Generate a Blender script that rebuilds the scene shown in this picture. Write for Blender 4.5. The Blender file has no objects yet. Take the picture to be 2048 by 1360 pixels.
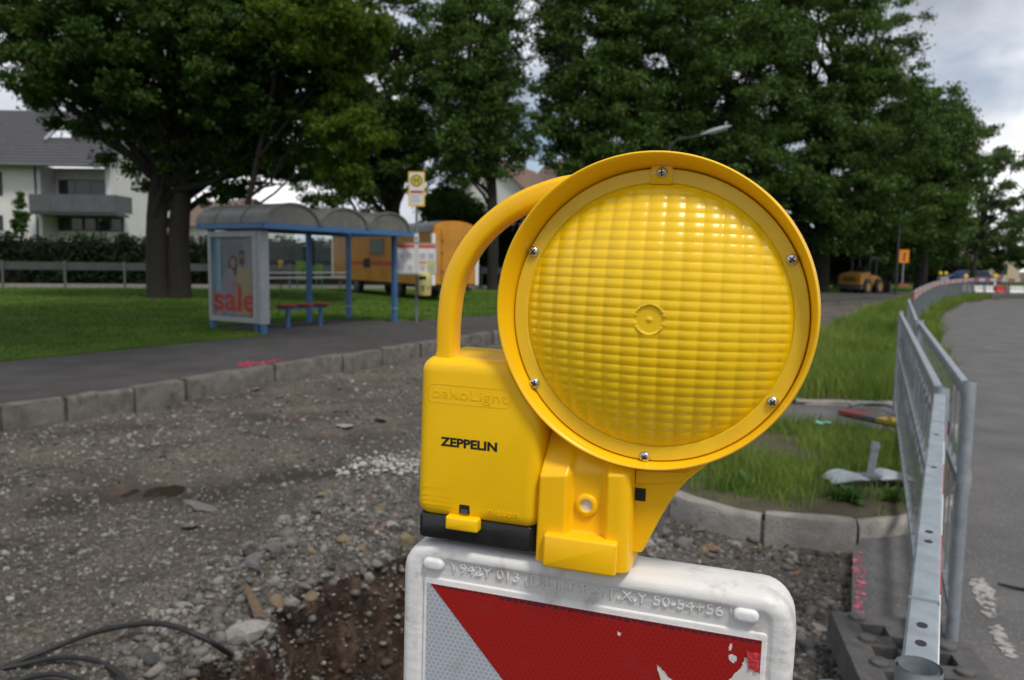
import bpy, bmesh, math, random
import numpy as np
from mathutils import Matrix, Vector
from mathutils.geometry import delaunay_2d_cdt
R_ = math.radians
SC = bpy.context.scene
C = SC.collection
rng = np.random.default_rng(7)
random.seed(7)

# ------------------------------------------------------------------ camera
F, HOR, ROLL, CAMH = 1562.0, 527.0, R_(0.8), 1.45
PIT = math.atan((680 - HOR) / F)
def cam_basis(pit, roll):
    r = np.array([1., 0, 0]); f = np.array([0, math.cos(pit), -math.sin(pit)]); u = np.cross(r, f)
    c, s = math.cos(roll), math.sin(roll)
    # the picture is turned clockwise: camera itself rolled counter-clockwise
    r2 = r * c + u * s; u2 = u * c - r * s
    return np.stack([r2, f, u2], 1)          # columns: right, forward, up
CB = cam_basis(PIT, ROLL)
CP = np.array([0, 0, CAMH])
cd = bpy.data.cameras.new('camera'); cam = bpy.data.objects.new('camera', cd); C.objects.link(cam)
cd.sensor_width = 23.6; cd.lens = 23.6 * F / 2048; cd.clip_start = 0.05; cd.clip_end = 3000
M3 = Matrix((CB[:, 0], CB[:, 2], -CB[:, 1])).transposed()
cam.matrix_world = Matrix.Translation(CP) @ M3.to_4x4()
cd.dof.use_dof = True; cd.dof.focus_distance = 0.475; cd.dof.aperture_fstop = 9.5
SC.camera = cam
def ray(px, py):
    d = CB @ np.array([(px - 1024) / F, 1.0, (680 - py) / F]); return d
def G(px, py, z=0.0):
    d = ray(px, py); return CP + d * ((z - CAMH) / d[2])
def D(px, py, y):
    d = ray(px, py); return CP + d * (y / d[1])

# ------------------------------------------------------------------ world and sun
SUN_EL, SUN_AZ = R_(58), R_(150)      # azimuth measured clockwise from +Y
w = bpy.data.worlds.new('World'); SC.world = w; w.use_nodes = True
nt = w.node_tree; nt.nodes.clear()
def N(t, **k):
    n = nt.nodes.new(t)
    for a, b in k.items(): setattr(n, a, b)
    return n
L = lambda a, b: nt.links.new(a, b)
out = N('ShaderNodeOutputWorld'); bg = N('ShaderNodeBackground'); bg.inputs[1].default_value = 0.1
sky = N('ShaderNodeTexSky', sky_type='NISHITA', sun_disc=False); sky.sun_elevation = SUN_EL; sky.sun_rotation = SUN_AZ
sky.air_density = 1.0; sky.dust_density = 1.5
tc = N('ShaderNodeTexCoord'); mp = N('ShaderNodeMapping'); mp.inputs['Scale'].default_value = (1, 1, 1.35); mp.inputs['Location'].default_value = (0.35, .2, 0.32)
n1 = N('ShaderNodeTexNoise'); n1.inputs['Scale'].default_value = 2.6; n1.inputs['Detail'].default_value = 9; n1.inputs['Roughness'].default_value = .56; n1.inputs['Distortion'].default_value = .25
n2 = N('ShaderNodeTexNoise'); n2.inputs['Scale'].default_value = 3.4; n2.inputs['Detail'].default_value = 7
r1 = N('ShaderNodeValToRGB'); r1.color_ramp.elements[0].position = .35; r1.color_ramp.elements[1].position = .51
r2 = N('ShaderNodeValToRGB'); e = r2.color_ramp.elements
e[0].position = .39; e[0].color = (3.7, 4.0, 4.6, 1); e[1].position = .63; e[1].color = (10.8, 10.7, 10.8, 1)
m_ = e.new(.52); m_.color = (6.2, 6.5, 7.1, 1)
mx = N('ShaderNodeMix', data_type='RGBA')
L(tc.outputs['Generated'], mp.inputs[0]); L(mp.outputs[0], n1.inputs[0]); L(mp.outputs[0], n2.inputs[0])
L(n1.outputs[0], r1.inputs[0]); L(n2.outputs[0], r2.inputs[0]); L(r1.outputs[0], mx.inputs[0])
L(sky.outputs[0], mx.inputs[6]); L(r2.outputs[0], mx.inputs[7]); L(mx.outputs[2], bg.inputs[0]); L(bg.outputs[0], out.inputs[0])
sl = bpy.data.lights.new('sun', 'SUN'); sl.energy = 2.1; sl.angle = R_(12); sl.color = (1, .94, .86)
so = bpy.data.objects.new('sun', sl); C.objects.link(so)
sd = Vector((math.sin(SUN_AZ) * math.cos(SUN_EL), math.cos(SUN_AZ) * math.cos(SUN_EL), math.sin(SUN_EL)))
so.rotation_euler = sd.to_track_quat('Z', 'Y').to_euler(); so.location = (6, -6, 20)
vs = SC.view_settings; vs.view_transform = 'Standard'; vs.look = 'None'; vs.gamma = 1; vs.exposure = 0.2; vs.use_curve_mapping = False
SC.cycles.max_bounces = 7; SC.cycles.diffuse_bounces = 3; SC.cycles.glossy_bounces = 3; SC.cycles.transmission_bounces = 5; SC.cycles.transparent_max_bounces = 8
SC.cycles.use_denoising = True; SC.cycles.sample_clamp_indirect = 6

# ------------------------------------------------------------------ materials
MATS = {}
def mat(name, col, rough=.6, var=.0, scale=8., bump=0., bscale=40., metal=0., coat=0., sss=0., col2=None, spec=.5, island=0., detail=6., trans=0., dirt=None, stretch=None):
    """procedural surface: base colour with noise variation, bump, optional per-island variation and dirt"""
    m = bpy.data.materials.new(name); m.use_nodes = True; t = m.node_tree; b = t.nodes['Principled BSDF']
    nn = lambda ty, **k: (lambda n: ([setattr(n, a, v) for a, v in k.items()], n)[1])(t.nodes.new(ty))
    ln = t.links.new
    b.inputs['Base Color'].default_value = (*col, 1); b.inputs['Roughness'].default_value = rough; b.inputs['Metallic'].default_value = metal
    b.inputs['Specular IOR Level'].default_value = spec; b.inputs['Coat Weight'].default_value = coat; b.inputs['Coat Roughness'].default_value = .12
    if sss:
        b.inputs['Subsurface Weight'].default_value = sss; b.inputs['Subsurface Radius'].default_value = (1, .55, .08); b.inputs['Subsurface Scale'].default_value = .006
    co = nn('ShaderNodeTexCoord'); src = co.outputs['Object']
    if stretch:
        mp = nn('ShaderNodeMapping'); mp.inputs['Scale'].default_value = stretch; ln(src, mp.inputs[0]); src = mp.outputs[0]
    cur = None
    if var or col2:
        nz = nn('ShaderNodeTexNoise'); nz.inputs['Scale'].default_value = scale; nz.inputs['Detail'].default_value = detail; nz.inputs['Roughness'].default_value = .62
        ln(src, nz.inputs[0]); rp = nn('ShaderNodeValToRGB'); ln(nz.outputs[0], rp.inputs[0])
        a = [c * (1 - var) for c in col]; z = col2 if col2 else [min(1, c * (1 + var)) for c in col]
        rp.color_ramp.elements[0].position = .33; rp.color_ramp.elements[0].color = (*a, 1); rp.color_ramp.elements[1].position = .67; rp.color_ramp.elements[1].color = (*z, 1)
        cur = rp.outputs[0]
        rr = nn('ShaderNodeMapRange'); rr.inputs[3].default_value = max(.02, rough - .12); rr.inputs[4].default_value = min(1, rough + .12); ln(nz.outputs[0], rr.inputs[0]); ln(rr.outputs[0], b.inputs['Roughness'])
    if dirt:
        dn = nn('ShaderNodeTexNoise'); dn.inputs['Scale'].default_value = dirt[1]; dn.inputs['Detail'].default_value = 10; dn.inputs['Roughness'].default_value = .7
        ln(co.outputs['Object'], dn.inputs[0]); dr = nn('ShaderNodeMapRange'); dr.inputs[1].default_value = dirt[2]; dr.inputs[2].default_value = dirt[2] + .16; dr.inputs[4].default_value = dirt[3]
        ln(dn.outputs[0], dr.inputs[0]); dm = nn('ShaderNodeMix', data_type='RGBA'); ln(dr.outputs[0], dm.inputs[0])
        if cur: ln(cur, dm.inputs[6])
        else: dm.inputs[6].default_value = (*col, 1)
        dm.inputs[7].default_value = (*dirt[0], 1); cur = dm.outputs[2]
    if island:
        g = nn('ShaderNodeNewGeometry'); hs = nn('ShaderNodeHueSaturation'); mr = nn('ShaderNodeMapRange'); mr.inputs[3].default_value = 1 - island; mr.inputs[4].default_value = 1 + island
        ln(g.outputs['Random Per Island'], mr.inputs[0]); ln(mr.outputs[0], hs.inputs['Value'])
        if cur: ln(cur, hs.inputs['Color'])
        else: hs.inputs['Color'].default_value = (*col, 1)
        mh = nn('ShaderNodeMapRange'); mh.inputs[3].default_value = .485; mh.inputs[4].default_value = .515; ln(g.outputs['Random Per Island'], mh.inputs[0]); ln(mh.outputs[0], hs.inputs['Hue'])
        cur = hs.outputs[0]
    if cur: ln(cur, b.inputs['Base Color'])
    if bump:
        bn = nn('ShaderNodeTexNoise'); bn.inputs['Scale'].default_value = bscale; bn.inputs['Detail'].default_value = 6; ln(src, bn.inputs[0])
        bp = nn('ShaderNodeBump'); bp.inputs['Strength'].default_value = bump; bp.inputs['Distance'].default_value = .5 / bscale; ln(bn.outputs[0], bp.inputs['Height']); ln(bp.outputs[0], b.inputs['Normal'])
    if trans:
        tr = nn('ShaderNodeBsdfTranslucent'); ms = nn('ShaderNodeMixShader'); ms.inputs[0].default_value = trans
        if cur:
            ln(cur, tr.inputs[0])
        else: tr.inputs[0].default_value = (*col, 1)
        ln(b.outputs[0], ms.inputs[1]); ln(tr.outputs[0], ms.inputs[2]); ln(ms.outputs[0], t.nodes['Material Output'].inputs[0])
    MATS[name] = m; return m
Y_H = mat('yellow_plastic', (.95, .53, .004), .3, var=.03, scale=25, sss=.12, spec=.45)
Y_B = mat('yellow_box_plastic', (.92, .55, .003), .33, var=.04, scale=18, bump=.012, bscale=500, sss=.15, spec=.4, dirt=((.55, .33, .04), 260, .69, .5))
Y_L = mat('lens_plastic', (.90, .575, .004), .27, var=.04, scale=30, sss=.15, spec=.55, dirt=((.3, .2, .03), 260, .76, .5))
Y_F = mat('lens_flange_plastic', (.86, .55, .02), .22, var=.05, scale=40, sss=.2, spec=.6, dirt=((.3, .2, .05), 180, .72, .6))
BLACKP = mat('black_plastic', (.014, .014, .015), .35, var=.2, scale=60, bump=.03, bscale=400)
INK = mat('black_print', (.012, .011, .01), .45)
STEEL = mat('screw_steel', (.62, .62, .60), .28, metal=1, var=.15, scale=400)
WHITEP = mat('white_plastic', (.70, .695, .675), .5, var=.05, scale=18, bump=.25, bscale=150, dirt=((.33, .29, .25), 30, .53, .7), stretch=(.3, 1, 1))
GALV = mat('galvanised_steel', (.36, .40, .43), .5, metal=.55, var=.16, scale=22, bump=.05, bscale=150, dirt=((.22, .21, .2), 14, .58, .5))
GALVD = mat('weathered_galvanised_steel', (.20, .225, .24), .6, metal=.4, var=.2, scale=20, bump=.05, bscale=120, dirt=((.13, .11, .09), 12, .56, .5))
ASPH = mat('asphalt', (.115, .113, .112), .92, var=.2, scale=1.7, bump=1., bscale=120, dirt=((.29, .28, .265), 75, .53, .8), spec=.2)
PAVE = mat('pavement_asphalt', (.066, .063, .061), .92, var=.22, scale=2.2, bump=.5, bscale=130, dirt=((.05, .046, .042), 1.2, .55, .6), spec=.15)
KSHADE = mat('shaded_kerb_concrete', (.13, .122, .11), .95, var=.3, scale=7, bump=.7, bscale=60, dirt=((.045, .04, .033), 4, .52, .8), spec=.2)  # dirty kerb concrete, base colour darkened to carry the left side's shade
CONC = mat('kerb_concrete', (.27, .255, .232), .92, var=.25, scale=6, bump=.8, bscale=60, dirt=((.09, .08, .068), 6, .53, .75), spec=.2)
SOILG = mat('verge_soil', (.075, .055, .038), .95, var=.35, scale=7, bump=.8, bscale=40, col2=(.085, .08, .04))
LAWN = mat('lawn_turf', (.058, .115, .014), .95, spec=.05, var=.3, scale=.9, bump=.9, bscale=60, col2=(.085, .14, .025))
GRASSB = mat('grass_blades', (.15, .285, .04), .7, var=.25, scale=1.3, island=.45, trans=.45, col2=(.27, .33, .075), spec=.15, dirt=((.36, .30, .14), 11, .60, .8))
LAWNB = mat('lawn_blades', (.068, .135, .018), .75, var=.3, scale=.8, island=.3, trans=.3, col2=(.085, .15, .02), spec=.1)
BARK = mat('bark', (.019, .015, .012), .95, var=.4, scale=5, bump=1., bscale=16, stretch=(3, 3, .6))
LEAF = mat('oak_leaves', (.042, .090, .014), .6, var=.3, scale=.5, island=.4, trans=.36, col2=(.070, .128, .020), spec=.2)
LEAF2 = mat('linden_leaves', (.062, .128, .024), .6, var=.3, scale=.4, island=.4, trans=.36, col2=(.105, .18, .036), spec=.2)
LEAFY = mat('young_leaves', (.11, .18, .016), .6, var=.3, scale=.8, island=.3, trans=.45, col2=(.115, .18, .018), spec=.2)
LEAFP = mat('pale_leaves', (.095, .155, .045), .65, var=.3, scale=.6, island=.35, trans=.4, col2=(.13, .19, .06), spec=.2)
HEDGE = mat('hedge_leaves', (.013, .024, .009), .8, var=.2, scale=.7, island=.3, trans=.15, spec=.2)
RENDERW = mat('white_render', (.66, .65, .63), .9, var=.05, scale=2, dirt=((.45, .44, .42), .8, .55, .4))
DARKF = mat('dark_frame', (.03, .03, .033), .5, var=.1)
GREYP = mat('grey_panel', (.085, .088, .095), .6, var=.12, scale=2)
GLASS = mat('window_glass', (.025, .03, .035), .06, spec=.8)
BLUE = mat('blue_paint', (.045, .135, .29), .45, var=.14, scale=6, dirt=((.05, .09, .15), 8, .58, .6))
SILV = mat('silver_frame', (.32, .34, .36), .45, metal=.4, var=.1, scale=10)
SMOKE = mat('smoked_acrylic', (.125, .124, .105), .35, var=.25, scale=4, dirt=((.20, .20, .17), 7, .55, .5))
REDSEAT = mat('red_seat', (.42, .085, .06), .5, var=.12, scale=14)
TRAIL = mat('trailer_orange', (.50, .215, .018), .5, var=.16, scale=1.4, dirt=((.26, .13, .03), 1.1, .55, .6))
ZINC = mat('zinc_roof', (.16, .175, .19), .6, metal=.2, var=.2, scale=3)
WHITE = mat('white_paint', (.72, .72, .70), .5, var=.05, scale=12)
REDP = mat('red_paint', (.50, .035, .025), .5, var=.1, scale=12)
ORANGE = mat('orange_paint', (.72, .24, .012), .5, var=.08)
GREENB = mat('green_banner', (.20, .42, .05), .6, var=.15, scale=5)
YSIGN = mat('sign_yellow', (.78, .50, .03), .45, var=.06)
GRNSIGN = mat('sign_green', (.02, .13, .05), .5)
RUBBER = mat('black_rubber', (.016, .016, .017), .6, var=.3, scale=30, bump=.1, bscale=90)
RECY = mat('recycled_plastic', (.085, .083, .08), .75, var=.3, scale=14, bump=.3, bscale=110, dirt=((.17, .16, .145), 22, .54, .6))
LOADY = mat('loader_yellow', (.36, .18, .014), .5, var=.2, scale=2, dirt=((.12, .07, .02), 2.5, .52, .6))
TILE = mat('roof_tiles', (.062, .062, .07), .75, var=.25, scale=5, bump=.3, bscale=9)
TILER = mat('brown_roof_tiles', (.15, .095, .07), .8, var=.25, scale=4)
def img_stone(n, c, c2): return mat(n, c, .9, var=.25, scale=14, col2=c2, bump=.7, bscale=45)
ST = [img_stone('stone_grey', (.12, .117, .11), (.25, .245, .23)), img_stone('stone_pale', (.30, .29, .26), (.47, .45, .41)), img_stone('stone_dark', (.05, .052, .056), (.12, .12, .125)),
      img_stone('stone_ochre', (.20, .145, .08), (.34, .27, .17)), img_stone('stone_reddish', (.22, .12, .08), (.33, .21, .15))]

def sheet_mat(name, base, cell, line):
    """retro-reflective sheeting: honeycomb of small cells, built from two offset grids"""
    m = bpy.data.materials.new(name); m.use_nodes = True; t = m.node_tree; b = t.nodes['Principled BSDF']; ln = t.links.new
    co = t.nodes.new('ShaderNodeTexCoord'); sp = t.nodes.new('ShaderNodeSeparateXYZ'); ln(co.outputs['Object'], sp.inputs[0])
    def mth(op, a, b_=None, c_=None):
        n = t.nodes.new('ShaderNodeMath'); n.operation = op
        for i, v in enumerate((a, b_, c_)):
            if v is None: continue
            if isinstance(v, (int, float)): n.inputs[i].default_value = v
            else: ln(v, n.inputs[i])
        return n.outputs[0]
    p = .0034; q = p * 1.732
    def hexd(ox, oz):
        x = mth('SUBTRACT', mth('FLOORED_MODULO', mth('ADD', sp.outputs[0], 5 + ox), p), p / 2)
        z = mth('SUBTRACT', mth('FLOORED_MODULO', mth('ADD', sp.outputs[2], 5 + oz), q), q / 2)
        ax = mth('ABSOLUTE', x); az = mth('ABSOLUTE', z)
        return mth('MAXIMUM', ax, mth('ADD', mth('MULTIPLY', ax, .5), mth('MULTIPLY', az, .866)))
    d = mth('MINIMUM', hexd(0, 0), hexd(p / 2, q / 2))
    rp = t.nodes.new('ShaderNodeMapRange'); rp.inputs[1].default_value = p * .40; rp.inputs[2].default_value = p * .47; ln(d, rp.inputs[0])
    mx = t.nodes.new('ShaderNodeMix'); mx.data_type = 'RGBA'; mx.inputs[6].default_value = (*cell, 1); mx.inputs[7].default_value = (*line, 1); ln(rp.outputs[0], mx.inputs[0])
    nz = t.nodes.new('ShaderNodeTexNoise'); nz.inputs['Scale'].default_value = 45; nz.inputs['Detail'].default_value = 9; ln(co.outputs['Object'], nz.inputs[0])
    dr = t.nodes.new('ShaderNodeMapRange'); dr.inputs[1].default_value = .58; dr.inputs[2].default_value = .78; dr.inputs[4].default_value = .5; ln(nz.outputs[0], dr.inputs[0])
    m2 = t.nodes.new('ShaderNodeMix'); m2.data_type = 'RGBA'; ln(dr.outputs[0], m2.inputs[0]); ln(mx.outputs[2], m2.inputs[6]); m2.inputs[7].default_value = (*[c * .55 + .02 for c in base], 1)
    ln(m2.outputs[2], b.inputs['Base Color']); b.inputs['Roughness'].default_value = .35
    return m
SHW = sheet_mat('white_reflective_sheet', (.4, .42, .44), (.34, .38, .42), (.56, .60, .63))
SHR = sheet_mat('red_reflective_sheet', (.40, .02, .015), (.29, .008, .007), (.38, .014, .011))

def paint_mat(name, col, scale, thr, soft=.10):
    """thin worn paint: the coat is missing where the noise is low"""
    m = mat(name, col, .9, var=.25, scale=40, spec=.15); t = m.node_tree; b = t.nodes['Principled BSDF']; o = t.nodes['Material Output']
    co = t.nodes.new('ShaderNodeTexCoord'); nz = t.nodes.new('ShaderNodeTexNoise'); nz.inputs['Scale'].default_value = scale; nz.inputs['Detail'].default_value = 10; nz.inputs['Roughness'].default_value = .72
    mr = t.nodes.new('ShaderNodeMapRange'); mr.inputs[1].default_value = thr; mr.inputs[2].default_value = thr + soft; tr = t.nodes.new('ShaderNodeBsdfTransparent'); mx = t.nodes.new('ShaderNodeMixShader')
    t.links.new(co.outputs['Object'], nz.inputs[0]); t.links.new(nz.outputs[0], mr.inputs[0]); t.links.new(mr.outputs[0], mx.inputs[0]); t.links.new(tr.outputs[0], mx.inputs[1]); t.links.new(b.outputs[0], mx.inputs[2]); t.links.new(mx.outputs[0], o.inputs[0]); return m
PINK = paint_mat('pink_spray_paint', (.42, .055, .11), 16, .44); PINKF = paint_mat('faded_pink_spray_paint', (.50, .15, .21), 22, .47); ROADW = paint_mat('worn_road_paint', (.32, .315, .295), 10, .43, .08)
# ------------------------------------------------------------------ mesh helpers
class MB:
    def __init__(s): s.v = []; s.f = []
    def add(s, vs, fs):
        o = len(s.v); s.v += [tuple(map(float, p)) for p in vs]; s.f += [tuple(o + i for i in f) for f in fs]; return s
    def box(s, a, b, rz=0, c=None):
        (x0, y0, z0), (x1, y1, z1) = a, b
        vs = [(x, y, z) for z in (z0, z1) for x, y in ((x0, y0), (x1, y0), (x1, y1), (x0, y1))]
        if rz:
            cx, cy = c if c else ((x0 + x1) / 2, (y0 + y1) / 2); k, q = math.cos(rz), math.sin(rz)
            vs = [(cx + (x - cx) * k - (y - cy) * q, cy + (x - cx) * q + (y - cy) * k, z) for x, y, z in vs]
        return s.add(vs, [(3, 2, 1, 0), (4, 5, 6, 7), (0, 1, 5, 4), (1, 2, 6, 5), (2, 3, 7, 6), (3, 0, 4, 7)])
    def beam(s, p, q, wd, ht, up=(0, 0, 1)):
        p, q = Vector(p), Vector(q); d = (q - p).normalized(); sx = d.cross(Vector(up)).normalized() * wd / 2; uz = sx.cross(d).normalized() * ht / 2
        vs = [r + a * sx + b * uz for r in (p, q) for a, b in ((-1, -1), (1, -1), (1, 1), (-1, 1))]
        return s.add(vs, [(0, 1, 2, 3), (7, 6, 5, 4), (0, 4, 5, 1), (1, 5, 6, 2), (2, 6, 7, 3), (3, 7, 4, 0)])
    def tube(s, pts, r, n=10, caps=True, ry=None, up=(0, 1, 0)):
        pts = [Vector(p) for p in pts]; rs = r if isinstance(r, (list, tuple)) else [r] * len(pts); o = len(s.v); ru = None
        u = None
        for i, p in enumerate(pts):
            d = (pts[min(i + 1, len(pts) - 1)] - pts[max(i - 1, 0)]).normalized()
            if u is None:
                u = Vector(up); u = (u - d * u.dot(d))
                if u.length < .05: u = Vector((1, 0, 0)); u = u - d * u.dot(d)
            else: u = u - d * u.dot(d)
            u.normalize(); v = d.cross(u); k = (ry / r if ry and not isinstance(r, (list, tuple)) else 1)
            for j in range(n):
                a = 2 * math.pi * j / n; s.v.append(tuple(p + (u * math.cos(a) * k + v * math.sin(a)) * rs[i]))
        for i in range(len(pts) - 1):
            for j in range(n):
                a, b = o + i * n + j, o + i * n + (j + 1) % n; s.f.append((a, b, b + n, a + n))
        if caps: s.f.append(tuple(o + j for j in reversed(range(n)))); s.f.append(tuple(o + (len(pts) - 1) * n + j for j in range(n)))
        return s
    def loft(s, loops, cap0=True, cap1=True, closed=True):
        o = len(s.v); n = len(loops[0])
        for l in loops: s.v += [tuple(map(float, p)) for p in l]
        for i in range(len(loops) - 1):
            for j in range(n if closed else n - 1):
                a, b = o + i * n + j, o + i * n + (j + 1) % n; s.f.append((a, b, b + n, a + n))
        if cap0: s.f.append(tuple(o + j for j in reversed(range(n))))
        if cap1: s.f.append(tuple(o + (len(loops) - 1) * n + j for j in range(n)))
        return s
    def prism(s, poly, axis, a, b):
        """extrude a 2-D polygon along an axis from a to b"""
        def P(p, t): return {'x': (t, p[0], p[1]), 'y': (p[0], t, p[1]), 'z': (p[0], p[1], t)}[axis]
        return s.loft([[P(p, a) for p in poly], [P(p, b) for p in poly]])
    def build(s, name, m, parent=None, smooth=False, loc=None, rz=0, fix=True):
        me = bpy.data.meshes.new(name); me.from_pydata(s.v, [], s.f)
        if fix:
            bm = bmesh.new(); bm.from_mesh(me); bmesh.ops.recalc_face_normals(bm, faces=bm.faces); bm.to_mesh(me); bm.free()
        return finish(name, me, m, parent, smooth, loc, rz)
def finish(name, me, m, parent=None, smooth=False, loc=None, rz=0):
    me.materials.append(m)
    if smooth:
        me.polygons.foreach_set('use_smooth', [True] * len(me.polygons))
        if smooth != 'all':
            try: me.set_sharp_from_angle(angle=R_(smooth if smooth is not True else 38))
            except Exception: pass
    o = bpy.data.objects.new(name, me); C.objects.link(o)
    if parent: o.parent = parent
    if loc is not None: o.location = loc
    o.rotation_euler.z = rz
    return o
def np_mesh(name, v, f, m, parent=None, smooth=False, attr=None):
    me = bpy.data.meshes.new(name); v = np.asarray(v, np.float32); f = np.asarray(f, np.int32); k = f.shape[1]
    me.vertices.add(len(v)); me.vertices.foreach_set('co', v.ravel()); me.loops.add(f.size); me.loops.foreach_set('vertex_index', f.ravel())
    me.polygons.add(len(f)); me.polygons.foreach_set('loop_start', np.arange(0, f.size, k, dtype=np.int32)); me.polygons.foreach_set('loop_total', np.full(len(f), k, np.int32))
    me.update(calc_edges=True)
    if attr:
        for an, av in attr.items():
            a = me.attributes.new(an, 'FLOAT', 'POINT'); a.data.foreach_set('value', np.asarray(av, np.float32))
    return finish(name, me, m, parent, smooth)
def empty(name, loc=(0, 0, 0), rz=0):
    o = bpy.data.objects.new(name, None); C.objects.link(o); o.location = loc; o.rotation_euler.z = rz; o.empty_display_size = .1; return o
def tag(o, label=None, cat=None, group=None, kind=None):
    for k, v in (('label', label), ('category', cat), ('group', group), ('kind', kind)):
        if v: o[k] = v
    return o
def copy_tree(o, parent=None):
    c = o.copy(); C.objects.link(c); c.parent = parent
    for ch in o.children: copy_tree(ch, c)
    return c
def text_mesh(body, size, ext, m, parent, name='lettering', mtx=None, bold=0., align='CENTER', width=None):
    cu = bpy.data.curves.new('t', 'FONT'); cu.body = body; cu.size = size; cu.extrude = ext; cu.offset = bold; cu.align_x = align; cu.align_y = 'CENTER'; cu.resolution_u = 3
    to = bpy.data.objects.new('t', cu); C.objects.link(to); dg = bpy.context.evaluated_depsgraph_get()
    me = bpy.data.meshes.new_from_object(to.evaluated_get(dg)); bpy.data.objects.remove(to); me.name = name
    co = np.empty(len(me.vertices) * 3, np.float32); me.vertices.foreach_get('co', co); co = co.reshape(-1, 3)
    if width: co[:, 0] *= width / (co[:, 0].max() - co[:, 0].min())
    me.vertices.foreach_set('co', co.ravel())
    me.transform(Matrix.Rotation(R_(90), 4, 'X'))        # stands up, reads from -Y
    if mtx is not None: me.transform(mtx)
    me.materials.clear(); return finish(name, me, m, parent)
def rrect(x0, x1, z0, z1, r, n=6, ins=0.):
    """rounded rectangle outline (x,z), counter-clockwise"""
    x0 += ins; x1 -= ins; z0 += ins; z1 -= ins; r = max(r - ins, .0006)
    pts = []
    for cx, cz, a0 in ((x1 - r, z0 + r, -90), (x1 - r, z1 - r, 0), (x0 + r, z1 - r, 90), (x0 + r, z0 + r, 180)):
        for i in range(n + 1):
            a = R_(a0 + 90 * i / n); pts.append((cx + r * math.cos(a), cz + r * math.sin(a)))
    return pts
def hash2(ix, iy, s):
    h = (ix * 374761393 + iy * 668265263 + s * 974634541) & 0xffffffff; h = ((h ^ (h >> 13)) * 1274126177) & 0xffffffff
    return ((h ^ (h >> 16)) & 0xffff) / 65535.0
def vnoise(x, y, s=0):
    x = np.asarray(x, float); y = np.asarray(y, float); ix = np.floor(x).astype(np.int64); iy = np.floor(y).astype(np.int64); fx = x - ix; fy = y - iy
    fx = fx * fx * (3 - 2 * fx); fy = fy * fy * (3 - 2 * fy)
    a, b, c, d = hash2(ix, iy, s), hash2(ix + 1, iy, s), hash2(ix, iy + 1, s), hash2(ix + 1, iy + 1, s)
    return (a + (b - a) * fx) * (1 - fy) + (c + (d - c) * fx) * fy - .5
def fbm(x, y, sc, oc=4, s=0, g=.5):
    t = 0; a = 1
    for i in range(oc): t = t + a * vnoise(np.asarray(x) * sc, np.asarray(y) * sc, s + i); sc *= 2.03; a *= g
    return t
def poly_sd(x, y, poly):
    """signed distance to polygon, negative inside"""
    P = np.asarray(poly, float); d2 = np.full(np.shape(x), 1e9); ins = np.zeros(np.shape(x), bool); n = len(P)
    for i in range(n):
        a, b = P[i], P[(i + 1) % n]; ex, ey = b - a; wx, wy = x - a[0], y - a[1]
        t = np.clip((wx * ex + wy * ey) / (ex * ex + ey * ey), 0, 1); d2 = np.minimum(d2, (wx - t * ex) ** 2 + (wy - t * ey) ** 2)
        c = ((a[1] > y) != (b[1] > y)) & (x < (b[0] - a[0]) * (y - a[1]) / ((b[1] - a[1]) if b[1] != a[1] else 1e-9) + a[0]); ins ^= c
    return np.where(ins, -1, 1) * np.sqrt(d2)
def smooth_line(pts, n=8):
    P = [np.asarray(p, float) for p in pts]; o = []
    for i in range(len(P) - 1):
        p0, p1, p2, p3 = P[max(i - 1, 0)], P[i], P[i + 1], P[min(i + 2, len(P) - 1)]
        for k in range(n):
            t = k / n; o.append(.5 * ((2 * p1) + (-p0 + p2) * t + (2 * p0 - 5 * p1 + 4 * p2 - p3) * t * t + (-p0 + 3 * p1 - 3 * p2 + p3) * t ** 3))
    o.append(P[-1]); return o
xy = lambda p: (float(p[0]), float(p[1]))

# ------------------------------------------------------------------ layout lines (metres)
ZP, ZL, ZV = .17, .19, .10          # pavement, lawn, verge heights
KERB = [xy(G(*p, ZP)) for p in ((-160, 842), (0, 815), (129, 795), (269, 775), (371, 759), (548, 730), (685, 710), (765, 698), (840, 687), (985, 664))]
kd = np.array(KERB[-1])
KERB += [(kd[0] + 2.9, kd[1] + 4.3), (kd[0] + 6.6, kd[1] + 9.3), (kd[0] + 11.5, kd[1] + 15), (kd[0] + 18, kd[1] + 21), (kd[0] + 30, kd[1] + 29), (kd[0] + 60, kd[1] + 42)]
k0 = np.array(KERB[0]); k1 = np.array(KERB[1]); KERB = [xy(k0 + (k0 - k1) * 9)] + KERB
LAWNE = [xy(G(*p, ZL)) for p in ((-120, 735), (0, 720), (150, 705), (300, 690), (420, 678), (533, 669))]
l0 = np.array(LAWNE[0]); LAWNE = [xy(l0 + (l0 - np.array(LAWNE[1])) * 8)] + LAWNE
SH_F = np.array(xy(G(527, 667, ZP))); SH_U = np.array((.53, .848)); SH_W = np.array((-.848, .53))
LAWNE += [xy(SH_F + SH_W * .25), xy(SH_F + SH_W * 1.75 + SH_U * .25), xy(SH_F + SH_W * 1.75 + SH_U * 3.2), xy(SH_F + SH_U * 3.8 + SH_W * .2)]
le = np.array(LAWNE[-1]); LAWNE += [(le[0] + 2.0, le[1] + 2.4), (le[0] + 5.2, le[1] + 7.6), (le[0] + 9, le[1] + 12.5), (le[0] + 14, le[1] + 18), (le[0] + 20, le[1] + 24), (le[0] + 32, le[1] + 32), (le[0] + 62, le[1] + 46)]
ROADL = [xy(G(*p, 0)) for p in ((1945, 975), (1905, 800), (1872, 680), (1872, 650), (1890, 628), (1930, 608), (2048, 592))]
r_ = np.array(ROADL[-1]); ROADL += [(r_[0] + 14, r_[1] + 7), (r_[0] + 60, r_[1] + 20)]
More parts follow.
